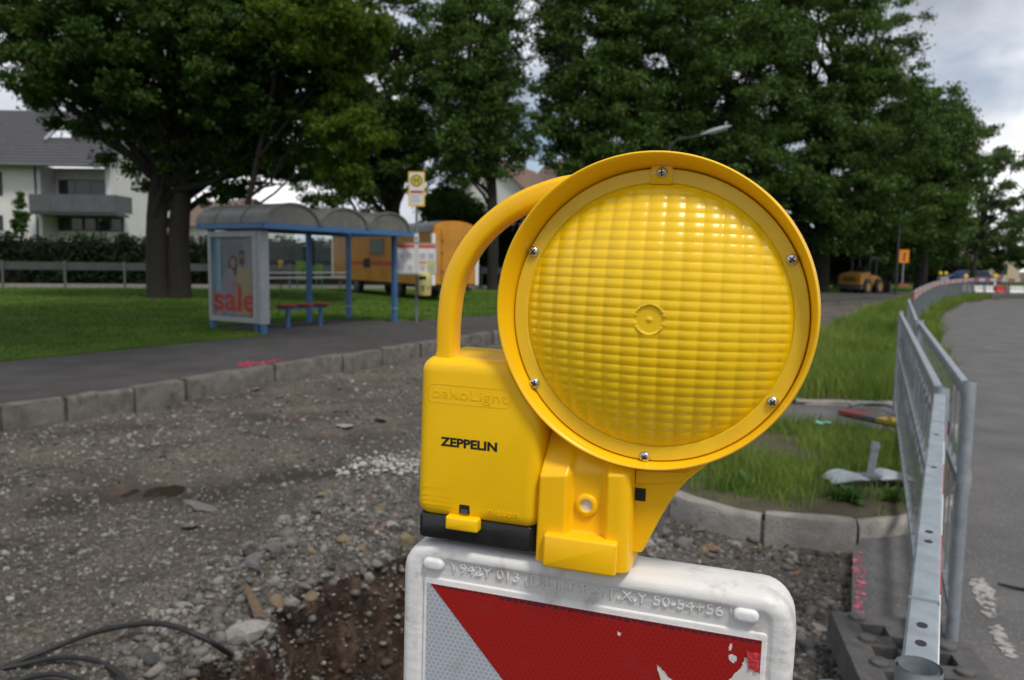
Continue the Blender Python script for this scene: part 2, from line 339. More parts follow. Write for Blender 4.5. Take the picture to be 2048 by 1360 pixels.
VERGEL = [xy(G(*p, ZV)) for p in ((1560, 780), (1620, 700), (1665, 662), (1740, 628), (1800, 606))]
v_ = np.array(VERGEL[-1]); VERGEL += [(v_[0] + 8, v_[1] + 8), (v_[0] + 22, v_[1] + 16), (v_[0] + 60, v_[1] + 28)]
ISLK = [xy(G(*p, ZV)) for p in ((1220, 905), (1290, 948), (1340, 982), (1440, 1014), (1545, 1031), (1650, 1042), (1750, 1041), (1840, 1030), (1905, 1008), (1938, 978), (1944, 945), (1938, 900), (1922, 850))]
PIT_P = [(-1.36, 1.6), (-1.2, 2.45), (-1.07, 2.95), (-.9, 3.5), (-.58, 3.86), (-.05, 3.9), (.34, 3.6), (.46, 2.8), (.38, 1.8), (-.1, 1.35), (-.8, 1.25)]
PUD = [xy(G(*p, -.06)) for p in ((190, 985), (255, 968), (330, 962), (370, 968), (345, 985), (270, 1000), (215, 1002))]
def pit_sd(x, y): return poly_sd(x, y, PIT_P) + .17 * fbm(x, y, 2.4, 2, 41)
def gz(x, y):
    """height of the broken-up roadbed"""
    x = np.asarray(x, float); y = np.asarray(y, float); r = np.hypot(x, y)
    z = -.07 + .05 * fbm(x, y, .5, 3, 11) + .035 * fbm(x, y, 3.1, 3, 21) * np.clip(14 / (r + .1), .15, 1)
    z += .018 * fbm(x, y, 11, 2, 31) * (r < 12) * (poly_sd(x, y, PIT_P) > -.05)
    z += .022 * np.sin((x * .86 - y * .5) * 3.4 + 2 * fbm(x, y, .8, 2, 5)) * np.clip(1 - np.abs(x + 2) / 6, 0, 1) * (y > 3)
    sd = pit_sd(x, y)
    dep = np.clip(-sd / .30, 0, 1); dep = dep * (1.5 - .5 * dep); z -= 1.25 * dep; z += .26 * fbm(x, y, 3.2, 3, 52) * np.clip(dep * 3, 0, 1)
    bk = np.exp(-((sd - .30) / .30) ** 2) * np.clip((x + 2.2) / .8, 0, 1) * np.clip((1.2 - x) / .5, 0, 1); z += bk * (.085 + .16 * fbm(x, y, 3.2, 3, 61))
    sp = poly_sd(x, y, PUD); z = z * np.clip((sp + .15) / .3, 0, 1) + (-.088 + .03 * fbm(x, y, 3.3, 3, 71)) * (1 - np.clip((sp + .15) / .3, 0, 1))
    return z
gz1 = lambda x, y: float(gz(np.array([x]), np.array([y]))[0])

# ------------------------------------------------------------------ ground
def ground_material():
    m = bpy.data.materials.new('broken_roadbed'); m.use_nodes = True; t = m.node_tree; b = t.nodes['Principled BSDF']; ln = t.links.new
    nn = t.nodes.new; co = nn('ShaderNodeTexCoord').outputs['Object']
    def noise(s, d=8, r=.6):
        n = nn('ShaderNodeTexNoise'); n.inputs['Scale'].default_value = s; n.inputs['Detail'].default_value = d; n.inputs['Roughness'].default_value = r; ln(co, n.inputs[0]); return n.outputs[0]
    def ramp(src, *st):
        n = nn('ShaderNodeValToRGB'); ln(src, n.inputs[0]); el = n.color_ramp.elements
        el[0].position, el[0].color = st[0][0], (*st[0][1], 1); el[1].position, el[1].color = st[-1][0], (*st[-1][1], 1)
        for p, c in st[1:-1]: q = el.new(p); q.color = (*c, 1)
        return n.outputs[0]
    def mix(f, a, b_):
        n = nn('ShaderNodeMix'); n.data_type = 'RGBA'; ln(f, n.inputs[0]); ln(a, n.inputs[6]); ln(b_, n.inputs[7]); return n.outputs[2]
    fine = ramp(noise(46, 9, .72), (.30, (.044, .039, .033)), (.5, (.105, .096, .084)), (.60, (.17, .157, .139)), (.74, (.36, .345, .315)))
    big = ramp(noise(1.1, 7, .7), (.35, (.55, .54, .54)), (.66, (1.38, 1.33, 1.26)))
    mm = nn('ShaderNodeMix'); mm.data_type = 'RGBA'; mm.blend_type = 'MULTIPLY'; mm.inputs[0].default_value = 1; ln(fine, mm.inputs[6]); ln(big, mm.inputs[7])
    red = ramp(noise(70, 6, .7), (.3, (.09, .055, .038)), (.7, (.22, .14, .10)))
    rf = nn('ShaderNodeMapRange'); rf.inputs[1].default_value = .60; rf.inputs[2].default_value = .70; rf.inputs[4].default_value = .7; ln(noise(1.7, 7, .65), rf.inputs[0])
    c1 = mix(rf.outputs[0], mm.outputs[2], red)
    soil = ramp(noise(9, 11, .78), (.36, (.018, .012, .009)), (.5, (.062, .041, .030)), (.64, (.15, .105, .078)))
    at = nn('ShaderNodeAttribute'); at.attribute_name = 'soil'
    ad = nn('ShaderNodeMath'); ad.operation = 'MULTIPLY_ADD'; ln(noise(11, 6, .65), ad.inputs[0]); ad.inputs[1].default_value = .16; ln(at.outputs['Fac'], ad.inputs[2]); sm_ = nn('ShaderNodeMapRange'); sm_.inputs[1].default_value = .03; sm_.inputs[2].default_value = .075; ln(ad.outputs[0], sm_.inputs[0])
    dp = nn('ShaderNodeAttribute'); dp.attribute_name = 'damp'; dq = nn('ShaderNodeMath'); dq.operation = 'MULTIPLY_ADD'; ln(noise(3.2, 7, .65), dq.inputs[0]); dq.inputs[1].default_value = 2.2; ln(dp.outputs['Fac'], dq.inputs[2]); dm_ = nn('ShaderNodeMapRange'); dm_.inputs[1].default_value = 1.25; dm_.inputs[2].default_value = 1.8; dm_.inputs[4].default_value = .62; ln(dq.outputs[0], dm_.inputs[0]); dk = nn('ShaderNodeRGB'); dk.outputs[0].default_value = (.030, .025, .020, 1); c1 = mix(dm_.outputs[0], c1, dk.outputs[0])
    c2 = mix(sm_.outputs[0], c1, soil); ln(c2, b.inputs['Base Color']); b.inputs['Roughness'].default_value = .93; b.inputs['Specular IOR Level'].default_value = .15
    bp = nn('ShaderNodeBump'); bp.inputs['Strength'].default_value = .9; bp.inputs['Distance'].default_value = .02; ln(noise(42, 9, .75), bp.inputs['Height']); ln(bp.outputs[0], b.inputs['Normal'])
    return m
ra = np.concatenate([np.geomspace(.35, 1.2, 24)[:-1], np.geomspace(1.2, 4.6, 190)[:-1], np.geomspace(4.6, 30, 190)[:-1], np.geomspace(30, 900, 40)])
th = np.concatenate([np.linspace(-58, 58, 360), np.linspace(58, 302, 60)[1:-1]]); th = np.radians(th)
RR, TT = np.meshgrid(ra, th, indexing='ij'); gx, gy = (RR * np.sin(TT)).ravel(), (RR * np.cos(TT)).ravel()
zz = gz(gx, gy); nr, na = len(ra), len(th)
idx = np.arange(nr * na).reshape(nr, na); a = idx[:-1]; b_ = idx[1:]
gf = np.stack([a, np.roll(a, -1, 1), np.roll(b_, -1, 1), b_], -1).reshape(-1, 4)
soil = -pit_sd(gx, gy)
dA_, dB_ = np.array(xy(G(120, 1010, -.06))), np.array(xy(G(640, 950, -.06))); tt_ = np.clip(((gx - dA_[0]) * (dB_ - dA_)[0] + (gy - dA_[1]) * (dB_ - dA_)[1]) / ((dB_ - dA_) ** 2).sum(), 0, 1); damp = 1 - np.hypot(gx - dA_[0] - tt_ * (dB_ - dA_)[0], gy - dA_[1] - tt_ * (dB_ - dA_)[1]) / .38
v = np.concatenate([np.stack([gx, gy, zz], 1), [[0, 0, -.07]]]); gm = ground_material()
ground = np_mesh('ground', v, gf, gm, smooth='all', attr={'soil': np.concatenate([soil, [-9]]), 'damp': np.concatenate([damp, [0]])}); tag(ground, kind='structure')

def strip_sheet(name, left, right, z, m, n=40, skirt=.3, kind='structure', wob=0.):
    """sheet between two polylines, resampled, with a skirt so that it has thickness"""
    def res(p, k):
        p = np.asarray(p, float); s = np.concatenate([[0], np.cumsum(np.hypot(*np.diff(p, axis=0).T))]); t = np.linspace(0, s[-1], k); return np.stack([np.interp(t, s, p[:, 0]), np.interp(t, s, p[:, 1])], 1)
    A, B = res(left, n), res(right, n); mb = MB(); loops = []
    for i in range(n):
        zo = wob * float(fbm(A[i][0], A[i][1], .7, 2, 3)); loops.append([(*A[i], z - skirt), (*A[i], z + zo), (*((A[i] * 2 + B[i]) / 3), z + zo), (*((A[i] + B[i] * 2) / 3), z), (*B[i], z), (*B[i], z - skirt)])
    mb.loft(loops, False, False, closed=False); o = mb.build(name, m); tag(o, kind=kind); return o
def poly_sheet(name, poly, z, m, skirt=.25, parent=None):
    mb = MB(); n = len(poly); mb.loft([[(*p, z - skirt) for p in poly], [(*p, z) for p in poly]], cap0=False, cap1=False)
    vo, _, fo, _, _, _ = delaunay_2d_cdt([Vector(p) for p in poly], [], [list(range(n))], 1, 1e-5)
    o = len(mb.v); mb.v += [(q.x, q.y, z) for q in vo]
    for f in fo:
        p0, p1, p2 = vo[f[0]], vo[f[1]], vo[f[2]]; mb.f.append(tuple(o + i for i in (f if (p1 - p0).cross(p2 - p0) > 0 else f[::-1])))
    return mb.build(name, m, parent)
# pavement behind the kerb, lawn behind it
def offset_line(P, d):
    P = np.asarray(P, float); T = np.gradient(P, axis=0); T /= np.linalg.norm(T, axis=1)[:, None]; return P + np.stack([-T[:, 1], T[:, 0]], 1) * d
kb = offset_line(KERB, .13)
pav = poly_sheet('pavement', [tuple(p) for p in kb] + [tuple(p) for p in LAWNE[::-1]], ZP - .006, PAVE); tag(pav, kind='structure')
far = [(140, 260), (-260, 260), (-260, -60)]
lawn_poly = LAWNE + [(LAWNE[-1][0], LAWNE[-1][1] + 4)] + far
lawn = poly_sheet('lawn', lawn_poly, ZL, LAWN); tag(lawn, kind='structure')
# right-hand carriageway, a thick slab with a sawn edge along the trench
roadpoly = [xy(G(1706, 1098, 0)), xy(G(1700, 1362, 0)), (.62, 1.2), (.3, -1), (.3, -14), (16, -14), (30, 10), (60, 24), (120, 40), (120, 80)]
rl = [tuple(p) for p in offset_line(ROADL[2:], .3)]
nose = [tuple(p) for p in offset_line(ISLK, .05)[::-1][:7]]
road = poly_sheet('road', roadpoly + rl[::-1] + nose, .004, ASPH, skirt=.22); tag(road, kind='structure')
# verge (grass island near, long verge beyond a crossing path)
isl_in = offset_line(ISLK, .07)
pathA = [xy(G(*p, ZV)) for p in ((1812, 862), (1590, 838), (1480, 830))]
isl_poly = [tuple(p) for p in isl_in] + [xy(G(1900, 870, ZV))] + pathA + [xy(G(1300, 850, ZV))]
island = poly_sheet('verge_island', isl_poly, ZV - .02, SOILG); tag(island, kind='structure')
pathB = [xy(G(*p, ZV)) for p in ((1480, 795), (1590, 800), (1800, 806), (1880, 812))]
path = poly_sheet('path', pathA[::-1] + [xy(G(1893, 870, ZV)), pathB[-1]] + pathB[::-1][1:], ZV - .045, ASPH); tag(path, kind='structure')
verge_poly = VERGEL + [tuple(p) for p in ROADL[::-1][:-1]] + [pathB[-1]] + pathB[::-1][1:-1]
verge = poly_sheet('verge', verge_poly, ZV - .02, SOILG); tag(verge, kind='structure')

# kerbs made of single stones
def kerb_run(name, line, joints, z0, z1, wd, side, gap=.014, seed=1, batter=.0, cm=CONC):
    core = MB(); rs = random.Random(seed); off = offset_line(line, side * wd * .5)
    core.loft([[(p[0] - .035, p[1], z0 - .1), (p[0] + .035, p[1], z0 - .1), (p[0] + .035, p[1], z1 - .05), (p[0] - .035, p[1], z1 - .05)] for p in off])
    par = core.build(name, cm); tag(par, kind='structure')
    L0 = np.asarray(line, float); s = np.concatenate([[0], np.cumsum(np.hypot(*np.diff(L0, axis=0).T))])
    at = lambda t: np.array([np.interp(t, s, L0[:, 0]), np.interp(t, s, L0[:, 1])])
    for t0, t1 in joints(s):
        t0 += gap * rs.uniform(.5, 1.2); t1 -= gap * rs.uniform(.5, 1.2); loops = []; dz = rs.uniform(-.008, .008); k = 5
        for i in range(k):
            t = t0 + (t1 - t0) * i / (k - 1); p = at(t); q = at(t + .01) - at(t - .01); q /= np.linalg.norm(q); nrm = np.array([-q[1], q[0]]) * side
            j = lambda: rs.uniform(-.009, .009); c = .018
            pr = [(-.02 * batter, z0), (j(), z1 - c * 2), (c * .5, z1 - c * .6 + j()), (c * 1.6, z1 + j()), (wd - c, z1 + j()), (wd, z1 - c), (wd, z0)]
            loops.append([(*(p + nrm * a), b + dz) for a, b in pr])
        loops = [[tuple(np.array(v) + (np.array(m) - np.array(v)) * .04) for v, m in zip(loops[0], loops[1])]] + loops[1:]
        MB().loft(loops).build('kerb_stone', cm, par, smooth=32)
    return par
def left_joints(s):
    o = [(s[i], s[i + 1]) for i in range(1, 10)]; t = s[10]
    while t < s[12] + 2: o.append((t, t + 1.0)); t += 1.0
    return [(s[1] - 1.0, s[1])] + o
kerb_run('kerb', KERB, left_joints, -.2, ZP, .15, 1, seed=3, gap=.02, cm=KSHADE)
def isl_joints(s):
    o = []; t = 0
    for d in (.42, .55, .62, .5, .45, .32, .3): 
        if t + d < s[-1] + .05: o.append((t, min(t + d, s[-1]))); t += d
    if s[-1] - t > .1: o.append((t, s[-1]))
    return o
kerb_run('island_kerb', [tuple(p) for p in smooth_line(ISLK, 3)], isl_joints, -.2, ZV, .09, 1, gap=.009, seed=5)
rest = ROADL[2:7]
kerb_run('verge_edging', rest, lambda s: [(t, min(t + 1, s[-1])) for t in np.arange(0, s[-1] - .2, 1.0)], -.2, .06, .10, 1, seed=8)
kerb_run('path_edging', pathB[1:], lambda s: [(t, min(t + .8, s[-1])) for t in np.arange(0, s[-1] - .1, .8)], -.1, ZV + .01, .08, 1, seed=9)

# ------------------------------------------------------------------ stones and gravel
def stone_mesh(seed, flat=.7, sub=1):
    bm = bmesh.new(); bmesh.ops.create_icosphere(bm, subdivisions=sub, radius=1); rs = np.random.default_rng(seed)
    pl = rs.normal(size=(12, 3)); pl /= np.linalg.norm(pl, axis=1)[:, None]; dd = rs.uniform(.48, .8, 12)
    for q in bm.verts:
        c = np.array(q.co)
        for n_, d_ in zip(pl, dd):
            t = c @ n_
            if t > d_: c = c - n_ * (t - d_)
        q.co = c * (1, rs.uniform(.95, 1.05), flat) + rs.normal(size=3) * .03
    v = np.array([q.co[:] for q in bm.verts]); bm.verts.index_update(); f = np.array([[q.index for q in fc.verts] for fc in bm.faces]); bm.free(); return v, f
SV = [stone_mesh(i, f) for i, f in enumerate((.8, .55, .7, .6, .85, .5))]
def scatter(name, pts, sizes, m, parent=None, sink=.35):
    n = len(pts); V = []; Fc = []; o = 0
    for k, (sv, sf) in enumerate(SV):
        ii = np.arange(k, n, len(SV)); 
        if not len(ii): continue
        a = rng.uniform(0, 6.28, len(ii)); c, s = np.cos(a), np.sin(a); st = rng.uniform(.5, 1.5, (len(ii), 3))
        q = sv[None] * st[:, None] * sizes[ii][:, None, None]
        q = np.stack([q[..., 0] * c[:, None] - q[..., 1] * s[:, None], q[..., 0] * s[:, None] + q[..., 1] * c[:, None], q[..., 2]], -1) + pts[ii][:, None]
        q[..., 2] += (sizes[ii] * (.7 - sink))[:, None] * .6
        V.append(q.reshape(-1, 3)); Fc.append((sf[None] + (np.arange(len(ii)) * len(sv))[:, None, None] + o).reshape(-1, 3)); o += len(ii) * len(sv)
    return np_mesh(name, np.concatenate(V), np.concatenate(Fc), m, parent)
def spread(poly_px, n, pw=1.0):
    """points on the roadbed inside a region given by picture corners, spread evenly over the picture"""
    P = np.array(poly_px, float); lo, hi = P.min(0), P.max(0); o = []
    while len(o) < n:
        q = rng.uniform(lo, hi, (n * 2, 2)); q = q[poly_sd(q[:, 0], q[:, 1], P) < 0]; o += q.tolist()
    o = np.array(o[:n]); w_ = np.array([G(a, b, -.06) for a, b in o]); return w_[:, 0], w_[:, 1]
BED = [(-40, 880), (400, 800), (840, 720), (1000, 690), (1000, 1000), (820, 1120), (640, 1200), (480, 1330), (430, 1420), (-60, 1420)]
BEDR = [(1300, 1000), (1480, 1060), (1700, 1095), (1695, 1380), (1560, 1380), (1240, 1100)]
RIM = [(600, 1010), (830, 900), (830, 1130), (700, 1180), (500, 1300), (420, 1390), (240, 1390), (330, 1250), (480, 1120)]
GRAV = mat('gravel_mix', (.13, .125, .118), .92, var=.45, scale=20, island=.75, col2=(.24, .225, .20), bump=.4, bscale=80)
WGRAV = mat('white_crushed_stone', (.36, .345, .32), .9, var=.3, scale=20, island=.45, bump=.4, bscale=80)
xs, ys = [], []
for reg, n in ((BED, 15000), (BEDR, 2600), (RIM, 3600)):
    a, b = spread(reg, n); xs.append(a); ys.append(b)
a = rng.uniform(2, 16, 1500); b = a * 1.0; fx = rng.uniform(-.2, .45, 1500) * 30; fy = rng.uniform(10, 34, 1500); ok = (poly_sd(fx, fy, lawn_poly) > .6) & (poly_sd(fx, fy, verge_poly) > .1) & (poly_sd(fx, fy, roadpoly + rl[::-1] + nose) > .2)
kk = poly_sd(fx, fy, [tuple(p) for p in KERB] + [(-60, 90), (-60, -10)]) > .1
xs.append(fx[ok & kk]); ys.append(fy[ok & kk])
xs, ys = np.concatenate(xs), np.concatenate(ys); onbed = poly_sd(xs, ys, roadpoly + rl[::-1] + nose) > .02
onbed &= poly_sd(xs, ys, isl_poly) > .1; onbed &= poly_sd(xs, ys, PUD) > .02
onbed &= poly_sd(xs, ys, [tuple(p) for p in KERB] + [(-60, 90), (-60, -10)]) > .02
xs, ys = xs[onbed], ys[onbed]
sz = np.clip(rng.lognormal(-4.95, .5, len(xs)), .003, .028) * np.clip(np.hypot(xs, ys) / 5, .7, 1.8)
gravel = scatter('gravel', np.stack([xs, ys, gz(xs, ys)], 1), sz, GRAV, ground); tag(gravel, kind='stuff')
# loose rubble heaped along the pit rim
a, b = spread(RIM, 2900); rub = scatter('rubble', np.stack([a, b, gz(a, b)], 1), np.clip(rng.lognormal(-4.55, .55, 2900), .005, .045), mat('rubble_mix', (.10, .096, .09), .92, var=.4, scale=5, island=.55, col2=(.21, .197, .175), bump=.6, bscale=60, spec=.2), ground, sink=.45); tag(rub, kind='stuff')
a, b = spread(BEDR, 900); rub2 = scatter('rubble', np.stack([a, b, gz(a, b)], 1), np.clip(rng.lognormal(-4.2, .5, 900), .007, .045), MATS['rubble_mix'], ground, sink=.45); tag(rub2, kind='stuff')
# soil clods and stones lodged in the pit wall
qx = rng.uniform(-1.4, .5, 9000); qy = rng.uniform(1.6, 4.0, 9000); sdp = pit_sd(qx, qy); kq = (sdp < -.02) & (sdp > -.5) & (rng.uniform(0, 1, 9000) < .6); qx, qy = qx[kq], qy[kq]
clods = scatter('soil_clods', np.stack([qx, qy, gz(qx, qy)], 1), np.clip(rng.lognormal(-4.4, .6, len(qx)), .004, .04), mat('soil_clod', (.05, .033, .024), .95, var=.4, scale=9, island=.5, col2=(.11, .078, .058), bump=.6, bscale=60, spec=.1), ground, sink=.55); tag(clods, kind='stuff')
# stones lodged in the upper part of the wall
qx = rng.uniform(-1.4, .5, 5000); qy = rng.uniform(1.6, 4.0, 5000); sdp = pit_sd(qx, qy); kq = (sdp < .03) & (sdp > -.14) & (rng.uniform(0, 1, 5000) < .45); qx, qy = qx[kq], qy[kq]
wst = scatter('wall_stones', np.stack([qx, qy, gz(qx, qy)], 1), np.clip(rng.lognormal(-4.2, .5, len(qx)), .006, .05), MATS['rubble_mix'], ground, sink=.8); tag(wst, kind='stuff')
# heap of white crushed stone
a, b = spread([(640, 962), (700, 905), (790, 880), (900, 870), (920, 960), (770, 975)], 3000)
hc_ = G(800, 930, -.05); kp = rng.uniform(0, 1, 3000) < np.exp(-(((a - hc_[0]) / .34) ** 2 + ((b - hc_[1]) / .26) ** 2)); a, b = a[kp], b[kp]; nw = len(a)
wz = gz(a, b) + .02 * np.clip(1 - np.hypot(a - G(800, 930, 0)[0], b - G(800, 930, 0)[1]) / .7, 0, 1)
wg = scatter('crushed_stone', np.stack([a, b, wz], 1), np.clip(rng.lognormal(-4.7, .55, nw), .004, .03), WGRAV, ground); tag(wg, kind='stuff')
# single stones, parts of the ground
SME = []
for k in range(12):
    v_, f_ = stone_mesh(40 + k, (.55, .7, .85)[k % 3], 2); me = bpy.data.meshes.new('stone'); me.from_pydata(v_.tolist(), [], f_.tolist()); me.materials.append(ST[(0, 0, 1, 2, 3, 0, 2, 1, 0, 4, 0, 3)[k]]); SME.append(me)
def stone(px, py, wpx, k=None, flat=1., rot=None, zup=0.):
    p = G(px, py, -.06); x, y = xy(p); 
    for _ in range(4):
        zc = gz1(x, y); p = G(px, py, zc); x, y = xy(p)
    o = bpy.data.objects.new('stone', SME[random.randrange(12) if k is None else k]); C.objects.link(o); s = wpx * np.hypot(y, x) / F * .5
    o.scale = (s * random.uniform(.85, 1.15), s * random.uniform(.7, 1.05), s * flat * random.uniform(.8, 1.1)); o.rotation_euler = (random.uniform(-.3, .3), random.uniform(-.3, .3), random.uniform(0, 6.28) if rot is None else rot)
    o.location = (x, y, zc + s * .22 + zup); o.parent = ground; return o
for reg, n, lo, hi in ((RIM, 150, 9, 34), (BED, 68, 8, 18), (BEDR, 56, 10, 34)):
    P = np.array(reg, float); c = 0
    while c < n:
        q = rng.uniform(P.min(0), P.max(0))
        if poly_sd(q[:1], q[1:], P)[0] > -4 or q[0] > 2060 or q[0] < -10 or q[1] > 1375: continue
        g = G(q[0], q[1], 0)
        if poly_sd(g[:1], g[1:2], PUD)[0] < .05 or poly_sd(g[:1], g[1:2], roadpoly + rl[::-1] + nose)[0] < .05: c += 1; continue
        stone(q[0], q[1], min(hi * 1.3, lo + rng.exponential((hi - lo) * .35))); c += 1
for px, py, wp, k, fl in ((490, 1275, 95, 2, .9), (552, 1212, 50, 4, 1.25), (585, 1208, 36, 2, 1), (400, 1022, 70, 0, .5), (380, 1058, 46, 0, .6), (505, 1137, 46, 5, 1.), (300, 1325, 60, 6, .8), (620, 1112, 40, 4, 1.2), (640, 1160, 36, 11, 1.),
                          (690, 1086, 40, 11, 1.), (815, 1085, 44, 11, 1.), (365, 1215, 34, 7, 1.), (245, 1310, 50, 1, .7), (430, 1240, 36, 0, 1), (455, 1245, 34, 8, 1), (510, 1120, 44, 0, .6), (510, 782, 26, 1, .5), (690, 855, 36, 7, .3), (760, 842, 40, 7, .25), (1590, 1120, 22, 2, .8), (1600, 1180, 30, 8, .7),
                          (1370, 1095, 60, 8, .8), (1330, 1075, 44, 5, .9), (1290, 1090, 44, 2, .9), (1420, 1100, 50, 9, .7), (1620, 1300, 50, 5, .7), (1640, 1260, 36, 7, .7)):
    stone(px, py, wp, k, fl)
# a splintered plank end sticking out by the pit
t = Vector(G(492, 1172, gz1(*xy(G(492, 1172, 0))) + .02)); u = Vector(G(522, 1235, gz1(*xy(G(522, 1235, 0))) + .05))
tag(MB().loft([[t + Vector(q) for q in ((-.012, 0, 0), (.012, 0, 0), (.006, 0, .012))], [u + Vector(q) for q in ((-.028, 0, 0), (.028, 0, 0.004), (.01, .01, .025))]]).build('wood_splinter', mat('split_wood', (.13, .09, .058), .85, var=.3, scale=30, stretch=(1, 1, 8))), 'brown splinter of wood leaning by the ochre stone at the pit', 'wood scrap')
# puddle
pz = -.083
pp = [tuple(p) for p in smooth_line([np.array(p) for p in PUD] + [np.array(PUD[0])], 4)][:-1]
pud = poly_sheet('puddle', [xy(p) for p in pp], pz, mat('muddy_water', (.035, .028, .02), .16, spec=.35), skirt=.02); tag(pud, 'dark shallow puddle in the gravel roadbed', 'puddle')
# pink marks, road paint
def blob(name, pts_px, z, m, seed, label, cat, jag=.03):
    rs = random.Random(seed); P = [G(a, b, z) for a, b in pts_px]; P = [np.array(xy(p)) for p in P]; o = []
    for i in range(len(P)):
        a, b = P[i], P[(i + 1) % len(P)]; n = 9; d = b - a; ln_ = np.linalg.norm(d); nr_ = np.array([-d[1], d[0]]) / ln_
        for k in range(n): o.append(tuple(a + d * k / n + nr_ * rs.uniform(-1, 1) * min(jag, ln_ * .1)))
    ob = poly_sheet(name, o, z, m, skirt=.003); tag(ob, label, cat); return ob
blob('spray_mark', [(474, 727), (492, 722), (520, 724), (560, 717), (563, 720), (528, 728), (506, 729), (500, 733), (480, 733)], ZP + .002, PINK, 3, 'pink spray paint squiggle on the dark pavement by the kerb', 'paint mark', .02)
blob('spray_line', [(1710, 1103), (1730, 1105), (1728, 1150), (1730, 1190), (1722, 1240), (1718, 1290), (1708, 1330), (1707, 1250), (1708, 1180)], .0085, PINKF, 4, 'faded pink spray line along the cut asphalt edge', 'paint mark', .012)
blob('road_paint', [(1938, 1160), (1965, 1156), (1985, 1175), (1998, 1232), (1978, 1236), (1952, 1205)], .0085, ROADW, 5, 'larger worn white paint patch on the asphalt', 'paint mark', .012)
blob('road_paint', [(1978, 1255), (1998, 1248), (2022, 1285), (2034, 1318), (2012, 1312), (1990, 1280)], .0085, ROADW, 6, 'smaller ragged white paint patch nearer the base plate', 'paint mark', .012)
tw = MB(); tw.tube([G(1996, 1167, .012), G(2020, 1173, .016), G(2052, 1180, .012), G(2110, 1186, .02)], [.004, .006, .007, .007], 6); tag(tw.build('twig', BARK), 'thin brown twig lying on the asphalt', 'twig')

# ------------------------------------------------------------------ cables
def cable(pts, r, label):
    P = smooth_line([np.array(G(a, b, gz1(*xy(G(a, b, -.05))) + h)) for a, b, h in pts], 7); tag(MB().tube(P, r, 10).build('cable', RUBBER, smooth='all'), label, 'cable', 'black cables by the pit')
cable([(-90, 1385, .02), (0, 1338, .02), (100, 1298, .03), (200, 1262, .06), (310, 1247, .10), (395, 1270, .10), (470, 1315, .05), (540, 1362, .04), (590, 1420, .06)], .0105, 'long black cable arching from the lower left to the pit')
cable([(-60, 1350, .02), (40, 1330, .02), (120, 1315, .03), (195, 1322, .05), (240, 1350, .04), (265, 1385, .02)], .0095, 'shorter black cable loop under the long one')
cable([(20, 1365, .02), (70, 1352, .03), (120, 1349, .04), (160, 1362, .03), (190, 1390, .02)], .0095, 'lowest black cable loop at the bottom edge')

# ------------------------------------------------------------------ grass
def blades(name, x, y, z, h, wd, m, lean=.45):
    n = len(x); a = rng.uniform(0, 6.28, n); b = rng.uniform(0, 6.28, n); ln_ = rng.uniform(.1, lean, n) * h
    sx, sy = np.cos(a) * wd, np.sin(a) * wd; lx, ly = np.cos(b) * ln_, np.sin(b) * ln_
    P = lambda ox, oy, oz: np.stack([x + ox, y + oy, z + oz], 1)
    V = np.stack([P(-sx, -sy, 0 * h), P(sx, sy, 0 * h), P(lx * .3 - sx * .8, ly * .3 - sy * .8, h * .55), P(lx * .3 + sx * .8, ly * .3 + sy * .8, h * .55), P(lx, ly, h * .97)], 1).reshape(-1, 3)
    f = np.array([[0, 1, 3], [0, 3, 2], [2, 3, 4]]); Fc = (f[None] + (np.arange(n) * 5)[:, None, None]).reshape(-1, 3)
    o = np_mesh(name, V, Fc, m); return o
def in_poly(poly, n, wfun=None, clip=None):
    P = np.array(poly); lo, hi = P.min(0), P.max(0)
    if clip: lo = np.maximum(lo, clip[:2]); hi = np.minimum(hi, clip[2:])
    X, Y = np.empty(0), np.empty(0)
    while len(X) < n:
        x = rng.uniform(lo[0], hi[0], n * 3); y = rng.uniform(lo[1], hi[1], n * 3); k = poly_sd(x, y, poly) < -.01
        if wfun is not None: k &= rng.uniform(0, 1, n * 3) < wfun(x, y)
        X = np.concatenate([X, x[k]]); Y = np.concatenate([Y, y[k]])
    return X[:n], Y[:n]
SBX, SBY = xy(G(1738, 965, ZV))
x, y = in_poly(isl_poly, 15000, lambda x, y: np.clip(.5 + 2.2 * fbm(x, y, 1.6, 3, 91), .02, 1) * np.clip((np.hypot((x - SBX) * .75, y - SBY) - .17) * 9, .02, 1) * np.clip((-poly_sd(x, y, isl_poly) - .10 + .25 * fbm(x, y, 2.5, 2, 14)) * 3.2, .03, 1))
tag(blades('island_grass', x, y, np.full(len(x), ZV - .02), rng.uniform(.035, .15, len(x)) * (1 + .9 * fbm(x, y, 1.2, 2, 8)), rng.uniform(.0016, .0036, len(x)), GRASSB, .8), 'long untidy green grass on the kerbed traffic island', 'grass', kind='stuff')
x, y = in_poly(verge_poly, 42000, lambda x, y: np.clip(9 / np.hypot(x, y), .05, 1) ** 1.3 * np.clip(.6 + 1.4 * fbm(x, y, .9, 3, 95), .15, 1), clip=(2, 7, 26, 38))
rr = np.hypot(x, y)
tag(blades('verge_grass', x, y, np.full(len(x), ZV - .02), rng.uniform(.16, .42, len(x)) * (1 + .7 * fbm(x, y, .8, 2, 9)), rng.uniform(.0025, .005, len(x)) * np.clip(rr / 9, 1, 3), GRASSB, .7), 'tall green grass on the long verge beside the road', 'grass', kind='stuff')
x, y = in_poly(lawn_poly, 60000, lambda x, y: np.clip(11 / np.hypot(x, y), .05, 1) ** 1.6, clip=(-22, 8, 3, 34))
rr = np.hypot(x, y)
tag(blades('lawn_grass', x, y, np.full(len(x), ZL - .005), rng.uniform(.025, .06, len(x)), rng.uniform(.003, .006, len(x)) * np.clip(rr / 12, 1, 2.5), LAWNB, .9), 'short dark green mown grass of the park lawn', 'grass', kind='stuff')
